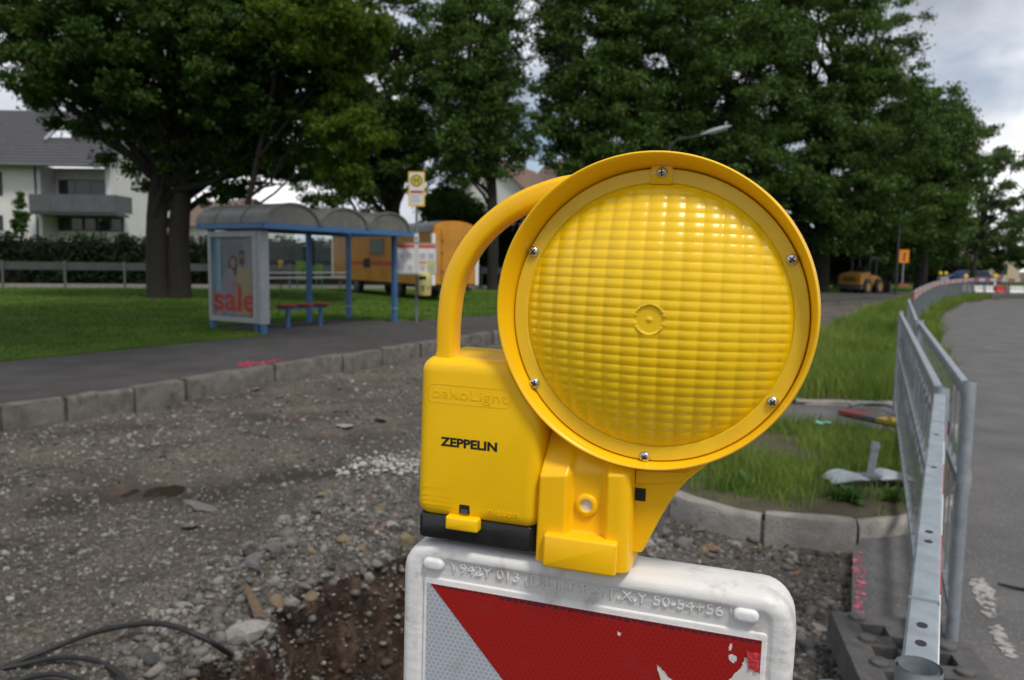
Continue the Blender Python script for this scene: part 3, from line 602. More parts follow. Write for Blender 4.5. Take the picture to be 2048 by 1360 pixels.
# weeds with broad leaves along the kerbs
WEED = mat('weed_leaves', (.07, .15, .03), .6, var=.3, scale=9, island=.3, trans=.3)
def weed(px, py, z, h, n, label):
    p = G(px, py, z); v_, f_ = [], []
    for i in range(n):
        a = rng.uniform(0, 6.28); l = h * rng.uniform(.6, 1.2); e = rng.uniform(.3, 1.2); wd = l * .16; d = np.array([math.cos(a) * math.cos(e), math.sin(a) * math.cos(e), math.sin(e)]); s = np.array([-math.sin(a), math.cos(a), 0]) * wd
        b0 = p + np.array([*rng.normal(0, h * .18, 2), 0]); k = len(v_); v_ += [b0, b0 + d * l * .5 + s, b0 + d * l - [0, 0, l * .25], b0 + d * l * .5 - s]; f_.append((k, k + 1, k + 2, k + 3))
    tag(np_mesh('weed', np.array(v_), np.array(f_), WEED), label, 'weed', 'weeds on the traffic island')
weed(1482, 972, ZV - .02, .13, 60, 'leafy green weed at the left end of the island')
weed(1690, 1000, ZV - .02, .13, 70, 'green grass tuft in front of the fallen steel base')
weed(1790, 1000, ZV - .02, .11, 55, 'green tuft by the island kerb beside the fence')
weed(1780, 1062, .004, .05, 40, 'small dark tuft growing on the asphalt at the island kerb')

# ------------------------------------------------------------------ guide beacon and warning lamp (local frame: x right, y away, z up)
def old_basis(p): return np.stack([[1, 0, 0], [0, math.cos(p), -math.sin(p)], [0, math.sin(p), math.cos(p)]], 1)
c_, s_ = math.cos, math.sin
def Rz(a): return np.array([[c_(a), -s_(a), 0], [s_(a), c_(a), 0], [0, 0, 1]])
def Ry(a): return np.array([[c_(a), 0, s_(a)], [0, 1, 0], [-s_(a), 0, c_(a)]])
OB = old_basis(math.atan(160 / F)); HR = CB @ OB.T @ Rz(R_(-18.07)) @ Ry(R_(1.88)); HO = CP + CB @ OB.T @ np.array([.0458, .4671, -.1752])
HM = Matrix.Translation(HO) @ Matrix(HR.tolist()).to_4x4()
DOWN = 1.31
beacon = empty('guide_beacon'); beacon.matrix_world = HM @ Matrix.Translation((0, 0, -DOWN)); tag(beacon, 'red and white striped plastic guide beacon plate with dirty white frame', 'guide beacon')
lamp = empty('warning_lamp'); lamp.matrix_world = HM; tag(lamp, 'large yellow warning lamp with ribbed lens on top of the beacon', 'warning lamp')
mm = .001
def sh(pts, y, dz=DOWN): return [(p[0] * mm, y * mm, p[1] * mm + dz) for p in pts]
X0, X1, ZT, ZB = -125, 125, -15, -1080
loops = [sh(rrect(X0, X1, ZB, ZT, 20, 8, i), y) for y, i in ((40, 8), (39, 4), (36, 1), (30, 0), (8, 0), (4, .8), (1.4, 2.6), (.2, 5), (0, 7))]
inn = lambda i, y: sh(rrect(-113, 113, -1068, -23, 9, 8, i), y)
loops += [inn(0, 0), inn(1.2, .4), inn(2.8, 2.0), inn(4.0, 2.4)]
body = MB().loft(loops).build('frame', WHITEP, beacon, smooth=50)
# raised sheet carrier below the lettering band
MB().loft([sh(rrect(-109, 109, -1066, -38.5, 2, 2, i), y) for y, i in ((2.6, -.5), (1.0, .2), (.8, .8))]).build('sheet_carrier', WHITEP, beacon, smooth=40)
def flat(poly, y, y2, name, m, par, dz=DOWN):
    mb = MB(); mb.loft([[(p[0] * mm, y2 * mm, p[1] * mm + dz) for p in poly], [(p[0] * mm, y * mm, p[1] * mm + dz) for p in poly]]); return mb.build(name, m, par)
flat([(-106.5, -1062), (106.5, -1062), (106.5, -42), (-106.5, -42)], .5, .8, 'white_sheet', SHW, beacon)
def clip_stripe(c):
    # band between lines z = c - k*x and z = c - 250 - k*x, clipped to the sheet
    k = 1.08; poly = [(-106.3, -1061.5), (106.3, -1061.5), (106.3, -42.2), (-106.3, -42.2)]
    def cut(P, f):
        o = []
        for i in range(len(P)):
            a, b = P[i], P[(i + 1) % len(P)]; fa, fb = f(a), f(b)
            if fa >= 0: o.append(a)
            if fa * fb < 0: t = fa / (fa - fb); o.append((a[0] + (b[0] - a[0]) * t, a[1] + (b[1] - a[1]) * t))
        return o
    P = cut(poly, lambda p: p[1] + k * p[0] - (c - 270)); return cut(P, lambda p: c - (p[1] + k * p[0]))
k = 1.08
for i, c in enumerate((-42 - k * 104 + 270, -42 - k * 104 - 270, -42 - k * 104 - 810)):
    P = clip_stripe(c)
    if len(P) < 3: continue
    if i == 0:
        # torn upper-right part of the red sheet: cut a ragged bite out of its lower right
        rs = random.Random(4); e_ = [q for q in P]
        flat(e_, .2, .5, 'red_stripe', SHR, beacon)
    else: flat(P, .2, .5, 'red_stripe', SHR, beacon)
DRED = mat('dark_red_edge', (.07, .012, .02), .5)
for i in range(46):
    x_ = -100.5 + i * 4.5; w_ = random.uniform(1.2, 2.6) * (1 if x_ > -60 else .6)
    flat([(x_, -42.5), (x_ + 4.1, -42.5), (x_ + 3.6, -42.5 - w_), (x_ + .6, -42.5 - w_)], .12, .2, 'lifted_edge', DRED, beacon)
def ragged(cx, pts, seed, y, name, m, amp=1.0):
    rs = random.Random(seed); o = []
    for i in range(len(pts)):
        a, b = pts[i], pts[(i + 1) % len(pts)]
        for t in range(4): o.append((a[0] + (b[0] - a[0]) * t / 4 + rs.uniform(-amp, amp), a[1] + (b[1] - a[1]) * t / 4 + rs.uniform(-amp, amp)))
    return flat(o, y, y + .25, name, m, beacon)
TORN = mat('torn_backing', (.62, .61, .59), .8, var=.12, scale=60, dirt=((.25, .22, .2), 120, .62, .7))
ragged(0, [(46.7, -68.8), (49.2, -70.2), (52, -73), (57, -77), (64, -84), (66, -112), (49, -112), (50, -79)], 2, .05, 'torn_patch', TORN, .35)
ragged(0, [(60, -112), (82, -82), (88.7, -71.0), (92.6, -64.3), (95.8, -61.4), (96.9, -56.2), (97.6, -54.2), (100.0, -55.6), (102.5, -60.7), (105.2, -60.9), (106, -63), (106, -112)], 3, .05, 'torn_patch', TORN, .55)
ragged(0, [(88.3, -54.5), (90.2, -53.5), (93.1, -54.2), (92.7, -57.1), (91.4, -59.2), (89.3, -57.7)], 5, .05, 'torn_patch', TORN, .4)
ragged(0, [(88.4, -47.6), (90.0, -47.0), (89.8, -50.8), (88.2, -51.5)], 6, .05, 'torn_patch', TORN, .3)
ragged(0, [(22, -52.3), (24.2, -52.6), (24.0, -54.6), (22.3, -54.4)], 8, .05, 'torn_patch', TORN, .3)
CRIN = mat('crinkled_red_film', (.55, .03, .04), .25, var=.5, scale=120, bump=1., bscale=260, spec=.8)
mb = MB(); lo_ = []
for i in range(7):
    t = i / 6; lo_.append([((98.4 + 7.4 * u_ + 1.5 * t * (1 - u_) + rng.uniform(-.35, .35)) * mm, (-.15 - 1.1 * abs(math.sin(5 * u_ + 4 * t))) * mm, (-49.3 - 10.5 * t - 1.5 * u_ * t + rng.uniform(-.35, .35)) * mm + DOWN) for u_ in np.linspace(0, 1, 7)])
mb.loft(lo_, False, False, closed=False).build('torn_flap', CRIN, beacon, smooth=60)
for cx in (-101.8, 96.6):
    MB().loft([sh(rrect(cx - 7.2, cx + 7.2, -32.2, -24.2, 3.9, 5, i), y) for y, i in ((2.6, -.3), (-.6, 0), (-1.8, .5), (-2.4, 1.4), (-2.6, 2.6))]).build('pad', mat('pad_plastic', (.74, .74, .73), .4, dirt=((.2, .19, .18), 160, .6, .7)), beacon, smooth=60)
T = lambda x, y, z, dz=DOWN: Matrix.Translation((x * mm, y * mm, z * mm + dz))
text_mesh('\\ 942Y 013 (D.H.J.P.R.S.T.X.Y 50-54+56 \\', .0096, .0007, WHITEP, beacon, mtx=T(0, 1.8, -29.0), width=.180)
MB().box((-.012, .012, -.06), (.012, .034, .24)).box((-.20, -.12, -.09), (.20, .20, .0)).build('base_foot', RECY, beacon)

# ---- lens: domed disc of pillow-shaped cells
LX, LZ, LR = 34.4, 143.2, 78.2
gx_ = np.linspace(-LR, LR, 181); gz_ = np.linspace(-LR, LR, 341); GX, GZ = np.meshgrid(gx_, gz_)
r_n = np.hypot(GX, GZ) / LR
col = GX / (1 - .07 * (GZ / LR) ** 2) / 10.75 + .5; row = GZ / (1 - .03 * (GX / LR) ** 2) / 5.45
fc = col - np.floor(col); fr = row - np.floor(row); q = np.clip(1 - r_n ** 2, 0, 1)
Yl = -20 * (1 - np.clip(r_n, 0, 1.02) ** 2.3) - (1.0 * (1 - (2 * fc - 1) ** 2) + .42 * (1 - np.abs(2 * fr - 1) ** 1.7) + .12 * fr) * np.clip(q * 9, .1, 1)
cen = np.hypot(GX, GZ); Yl = np.where(cen < 8.0, -20.3 + .0 * GX, Yl); Yl = np.where((cen >= 8.0) & (cen < 8.6), -21.4, Yl); Yl = np.where(cen < 1.8, -21.3 + cen * .5, Yl)
V = np.stack([(GX + LX) * mm, (Yl + .8) * mm, (GZ + LZ) * mm], -1).reshape(-1, 3); I = np.arange(V.shape[0]).reshape(GX.shape)
Q = np.stack([I[:-1, :-1], I[:-1, 1:], I[1:, 1:], I[1:, :-1]], -1).reshape(-1, 4); ok = (r_n.ravel()[Q] < 1.012).all(1)
np_mesh('lens', V, Q[ok], Y_L, lamp, smooth='all')
def lathe(prof, cx, cz, n=128, a0=0, fun=None):
    """profile of (r, y) in mm turned about the lamp axis"""
    lo = []
    for i in range(n):
        a = 2 * math.pi * i / n; P = fun(a) if fun else prof; lo.append([((cx + r * c_(a)) * mm, y * mm, (cz + r * s_(a)) * mm) for r, y in P])
    return lo
mb = MB(); lo = lathe([(76.6, 1.5), (76.8, -.6), (77.6, -1.3), (84.4, -1.6), (85.1, -1.0), (85.2, 4)], LX, LZ); mb.loft(lo + [lo[0]], False, False, closed=False); mb.build('lens_flange', Y_F, lamp, smooth=35)
def hood(a):
    d = 9 + 7 * max(0., c_(a - R_(118))) ** 1.0; return [(85.5, 6), (85.6, .2), (86.6, -d * .35), (88.0, -d * .75), (89.2, -d + .9), (89.9, -d), (90.7, -d - .15), (91.3, -d + .4), (91.6, -d + 1.4), (92.2, 2), (93.2, 12), (93.4, 20), (91.5, 23), (84, 26), (60, 34), (25, 37), (0.1, 37.5)]
mb = MB(); lo = lathe(None, 32.6, 145.2, 160, fun=hood); lo = [[(p[0] + f_ * 1.8 * mm, p[1], p[2] - f_ * 2.0 * mm) for p, f_ in zip(l_, (1, 1, .65, .25) + (0,) * 13)] for l_ in lo]; mb.loft(lo + [lo[0]], False, False, closed=False); mb.build('lens_housing', Y_H, lamp, smooth=50)
# screws
for sx_, sz_ in ((34.9, 226.0), (-39.7, 179.1), (-36.2, 98.8), (33.3, 60.1), (103.0, 99.3), (108.0, 179.1)):
    o = empty; mb = MB(); lo = []
    pr = [(3.25, -1.2), (3.3, -1.9), (3.0, -2.8), (2.2, -3.5), (1.2, -3.8), (0.05, -3.85)]
    lo = lathe(pr, sx_, sz_, 24); mb.loft(lo + [lo[0]], False, False, closed=False); sc_ = mb.build('screw', STEEL, lamp, smooth=50)
    cr = MB(); aa = random.uniform(0, 1.5)
    for k_ in (0, 1):
        a = aa + k_ * math.pi / 2; dx, dz_ = c_(a) * 1.9, s_(a) * 1.9; nx, nz = -s_(a) * .42, c_(a) * .42
        P = [(sx_ + dx + nx, sz_ + dz_ + nz), (sx_ - dx + nx, sz_ - dz_ + nz), (sx_ - dx - nx, sz_ - dz_ - nz), (sx_ + dx - nx, sz_ + dz_ - nz)]
        cr.loft([[(p[0] * mm, -3.55 * mm - k_ * .00002, p[1] * mm) for p in P], [(p[0] * mm, -3.95 * mm - k_ * .00002, p[1] * mm) for p in P]])
    cr.build('screw_recess', INK, sc_)
# handle
HP = [(-95.2, 102), (-94.8, 114), (-94.8, 131), (-92.8, 152), (-87.4, 168.4), (-76.2, 186), (-61, 200), (-44.5, 209.6), (-24, 216.5), (-4, 219)]
P = smooth_line([np.array(((101 + (a - 101) * 1.0204) * mm, .010, (175 + (b - 175) * 1.0204) * mm)) for a, b in HP], 6); n = len(P); lo = []
for i, p in enumerate(P):
    d = P[min(i + 1, n - 1)] - P[max(i - 1, 0)]; d /= np.linalg.norm(d); nr_ = np.array([-d[2], 0, d[0]]); t = i / (n - 1); hw = 6.3 + 4 * max(0, .12 - t) / .12 + 1.0 * t; hd = 8.5
    lo.append([tuple(p + nr_ * (math.copysign(abs(c_(a)) ** .55, c_(a)) * hw * mm) + np.array([0, math.copysign(abs(s_(a)) ** .55, s_(a)) * hd * mm, 0])) for a in np.linspace(0, 2 * math.pi, 24, endpoint=False)])
MB().loft(lo).build('handle', Y_H, lamp, smooth=60)
# battery box
def bx(ins, y):
    # rounded box outline, cut back where the round lens housing passes in front of it
    P = rrect(-113.4, -29.5, 5, 110.5, 10, 8, ins); o = []
    for i in range(len(P)):
        a, b = np.array(P[i]), np.array(P[(i + 1) % len(P)])
        for t in ((0,) if np.hypot(*(b - a)) < 8 else np.linspace(0, 1, 13)[:-1]):
            p = a + (b - a) * t; d = p - np.array((32.6, 145.2)); r = np.hypot(*d); rr = 90.5 + ins * .6
            if r < rr: p = np.array((32.6, 145.2)) + d / r * rr
            o.append(((p[0] - (110 - p[1]) * .012 * (p[0] < -70)) * mm, y * mm, p[1] * mm))
    return o
def boxr(ins, y):
    pts = rrect(-113.6, -29.5, 5, 110.5, 9, 8, ins); return [(p[0] * mm, (y + max(0., (p[0] + 44) / 14) ** 2 * 4.5) * mm, p[1] * mm) for p in pts]
MB().loft([bx(1, 62), bx(0, 56), bx(0, 6), bx(.5, 2.5), bx(1.6, -.3), bx(3.4, -2.4), bx(6, -3.6), bx(9, -4.0)]).build('battery_box', Y_B, lamp, smooth=60)
MB().loft([[(p[0] * mm, y * mm, p[1] * mm) for p in rrect(-113.5 + i, -32 - i, -11 + i * .5, 6.5, 3, 4)] for y, i in ((58, 0), (4, 0), (1, .7), (-1, 2.2), (-1.6, 3.5))]).build('battery_base', BLACKP, lamp, smooth=50)
MB().loft([[(p[0] * mm, y * mm, p[1] * mm) for p in rrect(-90.8, -68.6, .2, 9.0, 1.4, 4, i)] for y, i in ((-2, 0), (-7.6, 0), (-8.8, .5), (-9.3, 1.4))]).build('latch', Y_B, lamp, smooth=50)
MB().loft([[(p[0] * mm, y * mm, p[1] * mm) for p in rrect(-83, -76, 10.2, 16.2, .6, 2)] for y in (-3.2, -4.25)]).build('latch_slot', INK, lamp)
MB().loft([[(-82.3 * mm, -4.6 * mm, 10.4 * mm), (-77.2 * mm, -4.6 * mm, 10.4 * mm), (-76.8 * mm, -4.35 * mm, 13.4 * mm), (-81.6 * mm, -4.35 * mm, 13.4 * mm)], [(-82.3 * mm, -3.6 * mm, 10.4 * mm), (-77.2 * mm, -3.6 * mm, 10.4 * mm), (-76.8 * mm, -3.6 * mm, 13.4 * mm), (-81.6 * mm, -3.6 * mm, 13.4 * mm)]]).build('latch_tongue', mat('grey_tongue', (.06, .06, .06), .4), lamp)
T0 = lambda x, y, z: T(x, y, z, 0)
text_mesh('ZEPPELIN', .0078, .00012, INK, lamp, mtx=T0(-77.4, -4.08, 56.0), width=.0385, bold=.00028)
text_mesh('bakoLight', .0098, .0003, Y_H, lamp, 'embossed_lettering', T0(-78, -3.95, 87.5), width=.050, bold=-.0001)
text_mesh('nissen', .0066, .0004, Y_H, lamp, 'embossed_lettering', T0(-53.5, -3.95, 14.2), width=.0200, bold=-.00008)
mb = MB(); mb.loft([[(a * mm, y * mm, b * mm) for a, b in ((-56.6, 19.2), (-54.2, 19.2), (-55.4, 21.6))] for y in (-3.9, -4.18)]); mb.build('embossed_mark', Y_H, lamp)
for i, (s, z) in enumerate((('Bakenleuchte', 24.5), ('horizontal 12V', 19.2), ('BASt 1807', 14.2))):
    pass
mb = MB(); rr_ = random.Random(2)
for z in (24.8, 19.6, 16.4, 13.4):          # worn, unreadable lines of moulded small print
    x_ = -108.5
    while x_ < (-96 if z > 24 else -88):
        l_ = rr_.uniform(.5, 1.1); mb.box((x_ * mm, -4.14 * mm, z * mm), ((x_ + l_) * mm, -3.9 * mm, (z + rr_.uniform(.9, 1.7)) * mm)); x_ += l_ + rr_.uniform(.3, .9)
mb.build('embossed_print', Y_H, lamp)
fr_ = [(p[0], p[1]) for p in rrect(-106, -51, 81.2, 93.5, 3, 5)]; fi_ = [(p[0], p[1]) for p in rrect(-105.5, -51.5, 81.7, 93, 2.6, 5)]
MB().loft([[(p[0] * mm, -3.92 * mm, p[1] * mm) for p in fr_], [(p[0] * mm, -4.14 * mm, p[1] * mm) for p in fr_], [(p[0] * mm, -4.14 * mm, p[1] * mm) for p in fi_], [(p[0] * mm, -3.92 * mm, p[1] * mm) for p in fi_]], False, False).build('embossed_border', Y_H, lamp)
# mounting bracket
bxs = np.linspace(-31.2, 28, 75); bzs = np.linspace(-11.5, 70, 92); BX, BZ = np.meshgrid(bxs, bzs)
sm = lambda e0, e1, t: (lambda u: u * u * (3 - 2 * u))(np.clip((t - e0) / (e1 - e0), 0, 1))
tp = 40 + .10 * (BX + 31)
ygr = 7.0 * (sm(-13.5, -8.5, BX) - sm(9, 14, BX)); ygr = ygr - 1.4 * np.cos(np.clip(BX / 9, -1, 1) * 1.57) * (np.abs(BX) < 9) * 0
top_l = np.where(np.abs(BX - .2) < 11, 50, 45)
Yb = -7.5 + ygr * sm(3, 9, BZ) + np.maximum(0, BZ - (42 + .12 * (BX + 31))) * .95 * (1 - ygr / 9) + np.maximum(0, BZ - 48) * .5 * (ygr / 9)
Yb += np.maximum(0, np.abs(BX + 1.6) - 27.4) ** 2 * .9 + np.maximum(0, BX - 20) ** 2 * .06
V = np.stack([BX * mm * (1 - .04 * np.clip(BZ, 0, 70) / 70), Yb * mm, BZ * mm], -1).reshape(-1, 3); I = np.arange(V.shape[0]).reshape(BX.shape)
Q = np.stack([I[:-1, :-1], I[:-1, 1:], I[1:, 1:], I[1:, :-1]], -1).reshape(-1, 4)
# close the sides down to the back
rim = np.concatenate([I[0, :], I[1:, -1], I[-1, ::-1][1:], I[::-1, 0][1:-1]]); Vb = V[rim].copy(); Vb[:, 1] = .030; nb = len(V)
Q2 = np.stack([rim, nb + np.arange(len(rim)), nb + np.roll(np.arange(len(rim)), -1), np.roll(rim, -1)], -1)
np_mesh('mounting_bracket', np.concatenate([V, Vb]), np.concatenate([Q, Q2]), Y_H, lamp, smooth=55)
MB().loft([[(p[0] * mm, y * mm, p[1] * mm) for p in rrect(-24.5, 21, -12.8, 8.0, 2, 4, i)] for y, i in ((2, 0), (-11.2, 0), (-12.4, .5), (-13, 1.6))]).build('bracket_tab', Y_H, lamp, smooth=50)
mb = MB(); lo = lathe([(7.2, 0), (7.0, -2.0), (6.4, -2.6), (4.2, -2.6), (3.8, -2.1), (3.7, 1.0)], -.6, 25.6, 40); mb.loft(lo + [lo[0]], False, False, closed=False).build('bolt_boss', Y_H, lamp, smooth=50)
MB().loft([[(( -.6 + 3.8 * c_(a)) * mm, y * mm, (25.6 + 3.8 * s_(a)) * mm) for a in np.linspace(0, 6.283, 24, endpoint=False)] for y in (.5, -.75)]).build('bolt_end', mat('bolt_end_nylon', (.70, .66, .58), .5), lamp)
WG = [(24, 62), (24, -2), (33.5, -2), (36, 3), (44, 22), (51, 36), (58, 46), (72, 60), (76, 66), (50, 72)]
MB().loft([[(p[0] * mm, 24 * mm, p[1] * mm) for p in WG], [(p[0] * mm, 8 * mm, p[1] * mm) for p in WG], [((p[0] - (1 if p[0] > 30 else 0)) * mm, 6.6 * mm, p[1] * mm) for p in WG]]).build('bracket_wing', Y_H, lamp, smooth=50)
MB().loft([[(p[0] * mm, y * mm, p[1] * mm) for p in rrect(26.5, 34, 30.3, 38.2, .5, 2)] for y in (6.9, 6.2)]).build('bracket_slot', INK, lamp)
MB().loft([[(p[0] * mm, y * mm, p[1] * mm) for p in WGb] for y, WGb in ((6.8, [(27, 50), (60, 53), (54, 44), (27, 40)]), (4.4, [(28, 49), (57, 51), (52.5, 45), (28, 41.5)]))]).build('bracket_rib', Y_H, lamp, smooth=50)
# top screw pocket on the flange
MB().loft([[(p[0] * mm, y * mm, p[1] * mm) for p in rrect(28.5, 41, 219.5, 231, .8, 2, i)] for y, i in ((0, 0), (-1.9, 0), (-2.2, .4))]).build('screw_pocket', Y_H, lamp, smooth=50)

# ------------------------------------------------------------------ galvanised barrier panels
def barrier(p0, p1, label, h=1.06, bars=True, board=None, z0=.1, group='galvanised barrier panels along the road', top_w=.028, top_h=.045, mt=None, nb=None):
    mt = mt or GALV; a, b = np.array(p0), np.array(p1); d = b - a; Ln = np.linalg.norm(d); rz = math.atan2(d[1], d[0])
    o = empty('steel_barrier', (a[0], a[1], 0), rz); tag(o, label, 'barrier', group)
    for x in (0, Ln):
        mb = MB(); mb.tube([(x, 0, z0), (x, 0, h)], .0215, 18, caps=False); mb.tube([(x, 0, h), (x, 0, z0)], .0185, 18, caps=False)
        n0 = len(mb.v); ps = mb.build('post', mt, o, smooth=50, fix=False)
        MB().tube([(x, 0, h - .035), (x, 0, h - .04)], .0184, 18).build('post_plug', GALVD, ps)
    MB().loft([[(x, -top_w / 2, h - .02 - top_h), (x, top_w / 2, h - .02 - top_h), (x, top_w / 2, h - .023), (x, top_w / 2 - .003, h - .02), (x, -top_w / 2 + .003, h - .02), (x, -top_w / 2, h - .023)] for x in (.0225, Ln - .0225)]).build('top_rail', mt, o)
    for z in (h - .38, .2):
        MB().box((.0225, -.012, z - .015), (Ln - .0225, .012, z + .015)).build('rail', GALVD, o)
    if bars:
        n = nb or int(Ln / .11)
        for i in range(n):
            x = .08 + (Ln - .16) * i / max(1, n - 1); MB().box((x - .004, -.003, .216), (x + .004, .003, h - .02 - top_h)).build('bar', GALVD, o)
    return o
gA0, gA1 = xy(G(1838, 1332, 1.06)), xy(G(1880, 772, 1.06))
A = barrier(gA0, gA1, 'nearest galvanised barrier panel with punched flat top rail', top_w=.034, top_h=.20)
# punched holes, butt seam and sheeting on the near rail
dA = np.array(gA1) - np.array(gA0); LA = float(np.linalg.norm(dA))
for x in (.10, .15, .47, .52, .98, 1.35):
    if x < LA - .1: MB().loft([[(x + .008 * c_(t), .006 * s_(t), z) for t in np.linspace(0, 6.283, 14, endpoint=False)] for z in (1.0385, 1.0404)]).build('hole', INK, A)
for x in (.23, LA * .72):
    MB().loft([[(x - .004, -.0172, z) for z in (.86, 1.0406)] + [(x + .004, -.0172, z) for z in (1.0406, .86)], [(x - .004, .0172, z) for z in (.86, 1.0406)] + [(x + .004, .0172, z) for z in (1.0406, .86)]]).build('seam', GALVD, A)
for i in range(6):
    MB().box((.03 + i * .26, -.0185, .85), (.03 + i * .26 + .255, -.0172, 1.03)).build('sheeting', REDP if i % 2 else WHITE, A)
gB0, gB1 = xy(G(1886, 775, 1.06)), xy(G(1802, 622, 1.06))
gC0, gC1 = xy(G(1940, 762, 1.06)), xy(G(1842, 640, 1.06))
barrier(gB0, gB1, 'galvanised barrier panel on the grass side, second from the camera', nb=26)
barrier(gC0, gC1, 'galvanised barrier panel on the road side with its near post upright', nb=20, z0=.1)
gD0, gD1 = xy(G(1836, 640, 1.06)), xy(G(1818, 597, 1.06))
barrier(gD0, gD1, 'galvanised barrier panel beyond the two overlapping ones', nb=12)
# base plates of recycled plastic
def base_plate(px, py, rz, label):
    p = G(px, py, .05); o = empty('base_plate', (p[0], p[1], .005), rz); tag(o, label, 'base plate', 'recycled plastic base plates')
    bm = bmesh.new(); NX, NY = 5, 9; W, H_ = .44, .80; hole = {(1, 1), (1, 3), (1, 5), (1, 7), (3, 1), (3, 3), (3, 5), (3, 7), (2, 2), (2, 6)}
    xsx = np.linspace(-W / 2, W / 2, NX + 1); ysy = np.linspace(-H_ / 2, H_ / 2, NY + 1); mb = MB()
    for i in range(NX):
        for j in range(NY):
            if (i, j) in hole: continue
            mb.add([(xsx[i], ysy[j], .105), (xsx[i + 1], ysy[j], .105), (xsx[i + 1], ysy[j + 1], .105), (xsx[i], ysy[j + 1], .105)], [(0, 1, 2, 3)])
            for di, dj, e0, e1 in ((-1, 0, (i, j), (i, j + 1)), (1, 0, (i + 1, j + 1), (i + 1, j)), (0, -1, (i + 1, j), (i, j)), (0, 1, (i, j + 1), (i + 1, j + 1))):
                ii, jj = i + di, j + dj
                if not (0 <= ii < NX and 0 <= jj < NY) or (ii, jj) in hole:
                    a, b = (xsx[e0[0]], ysy[e0[1]]), (xsx[e1[0]], ysy[e1[1]]); ex = .012 if not (0 <= ii < NX and 0 <= jj < NY) else 0
                    mb.add([(*a, .105), (*b, .105), (b[0] + di * ex, b[1] + dj * ex, 0), (a[0] + di * ex, a[1] + dj * ex, 0)], [(0, 1, 2, 3)])
    me_o = mb.build('slab', RECY, o)
    for x in (-.132, .132):
        for y in (-.355, -.178, 0, .178, .355):
            MB().tube([(x, y, .10), (x, y, .118), (x, y, .121)], [.032, .031, .027], 20).build('knob', RECY, o, smooth=40)
    MB().box((-W / 2 + .004, -H_ / 2 + .004, .002), (W / 2 - .004, H_ / 2 - .004, .006)).build('underside', RECY, o)
    return o
base_plate(1842, 1372, R_(-12), 'dark recycled plastic base plate under the nearest barrier posts')
# one more tube end standing at the lower edge
tb = G(1668, 1378, .98); mb = MB(); mb.tube([(tb[0], tb[1], .05), (tb[0], tb[1], .98)], .0215, 20, caps=False).tube([(tb[0], tb[1], .98), (tb[0], tb[1], .05)], .0185, 20, caps=False); tag(mb.build('fence_post', GALV, smooth=50, fix=False), 'open steel tube end at the bottom edge beside the beacon', 'post')
# far barriers along the verge
RWs = [mat('faded_barrier_red', (.30, .075, .06), .7, var=.2, scale=4), mat('faded_barrier_white', (.40, .40, .385), .7, var=.15, scale=4)]
def far_barrier(p0, p1, label):
    a, b = np.array(p0), np.array(p1); d = b - a; Ln = np.linalg.norm(d); o = empty('striped_barrier', (a[0], a[1], .06), math.atan2(d[1], d[0])); tag(o, label, 'barrier', 'red and white barriers along the far verge')
    for x in (.05, Ln - .05): MB().box((x - .025, -.025, 0), (x + .025, .025, 1.02)).build('post', GALVD, o)
    n = 6
    for i in range(n): MB().box((Ln * i / n, -.02, .85), (Ln * (i + 1) / n - .004, .02, 1.0)).build('stripe', RWs[i % 2], o)
    MB().box((.07, -.012, .2), (Ln - .07, .012, .24)).build('rail', GALVD, o)
    for i in range(9): x = .2 + (Ln - .4) * i / 8; MB().box((x - .008, -.008, .24), (x + .008, .008, .85)).build('bar', GALVD, o)
fl = smooth_line([np.array(p) for p in (xy(G(1826, 591, 1.0)), xy(G(1850, 576, 1.0)), xy(G(1885, 567, .95)), xy(G(1950, 562.5, .9)))], 12)
s_l = np.concatenate([[0], np.cumsum([np.linalg.norm(fl[i + 1] - fl[i]) for i in range(len(fl) - 1)])]); fl = np.array(fl)
words = ['first', 'second', 'third', 'fourth', 'fifth', 'sixth', 'seventh', 'eighth', 'ninth', 'tenth', 'eleventh', 'twelfth', 'thirteenth', 'fourteenth', 'fifteenth', 'sixteenth', 'seventeenth', 'eighteenth', 'nineteenth', 'twentieth', 'twenty-first']
at_ = lambda t: (float(np.interp(t, s_l, fl[:, 0])), float(np.interp(t, s_l, fl[:, 1])))
t = 0; i = 0
while t + 2.2 < s_l[-1] and i < 14:
    far_barrier(at_(t), at_(t + 2.1), words[i] + ' striped barrier panel along the verge, counted from the grey ones'); t += 2.2; i += 1
lastp = np.array(at_(t))
for k in range(6):
    q = lastp + np.array([2.2, .75]) ; far_barrier(xy(lastp), xy(lastp + (q - lastp) * .95), words[i] + ' striped barrier panel along the verge, counted from the grey ones'); lastp = q; i += 1
# white and red water-filled barrier blocks
def jersey(p, rz, m, label):
    mb = MB(); pr = [(-.22, 0), (.22, 0), (.22, .1), (.1, .24), (.08, .5), (-.08, .5), (-.1, .24), (-.22, .1)]
    mb.prism(pr, 'x', -.58, .58); o = mb.build('barrier_block', m, loc=(p[0], p[1], .05), rz=rz); tag(o, label, 'barrier block', 'plastic barrier blocks at the far bend'); return o
for k, (px, m, l) in enumerate(((1940, WHITE, 'leftmost white'), (1962, WHITE, 'second white'), (1984, WHITE, 'third white'), (2006, REDP, 'red'), (2030, WHITE, 'rightmost white'))):
    p = D(px, 575, 46); jersey(p, .3, m, l + ' plastic barrier block at the far bend of the road')

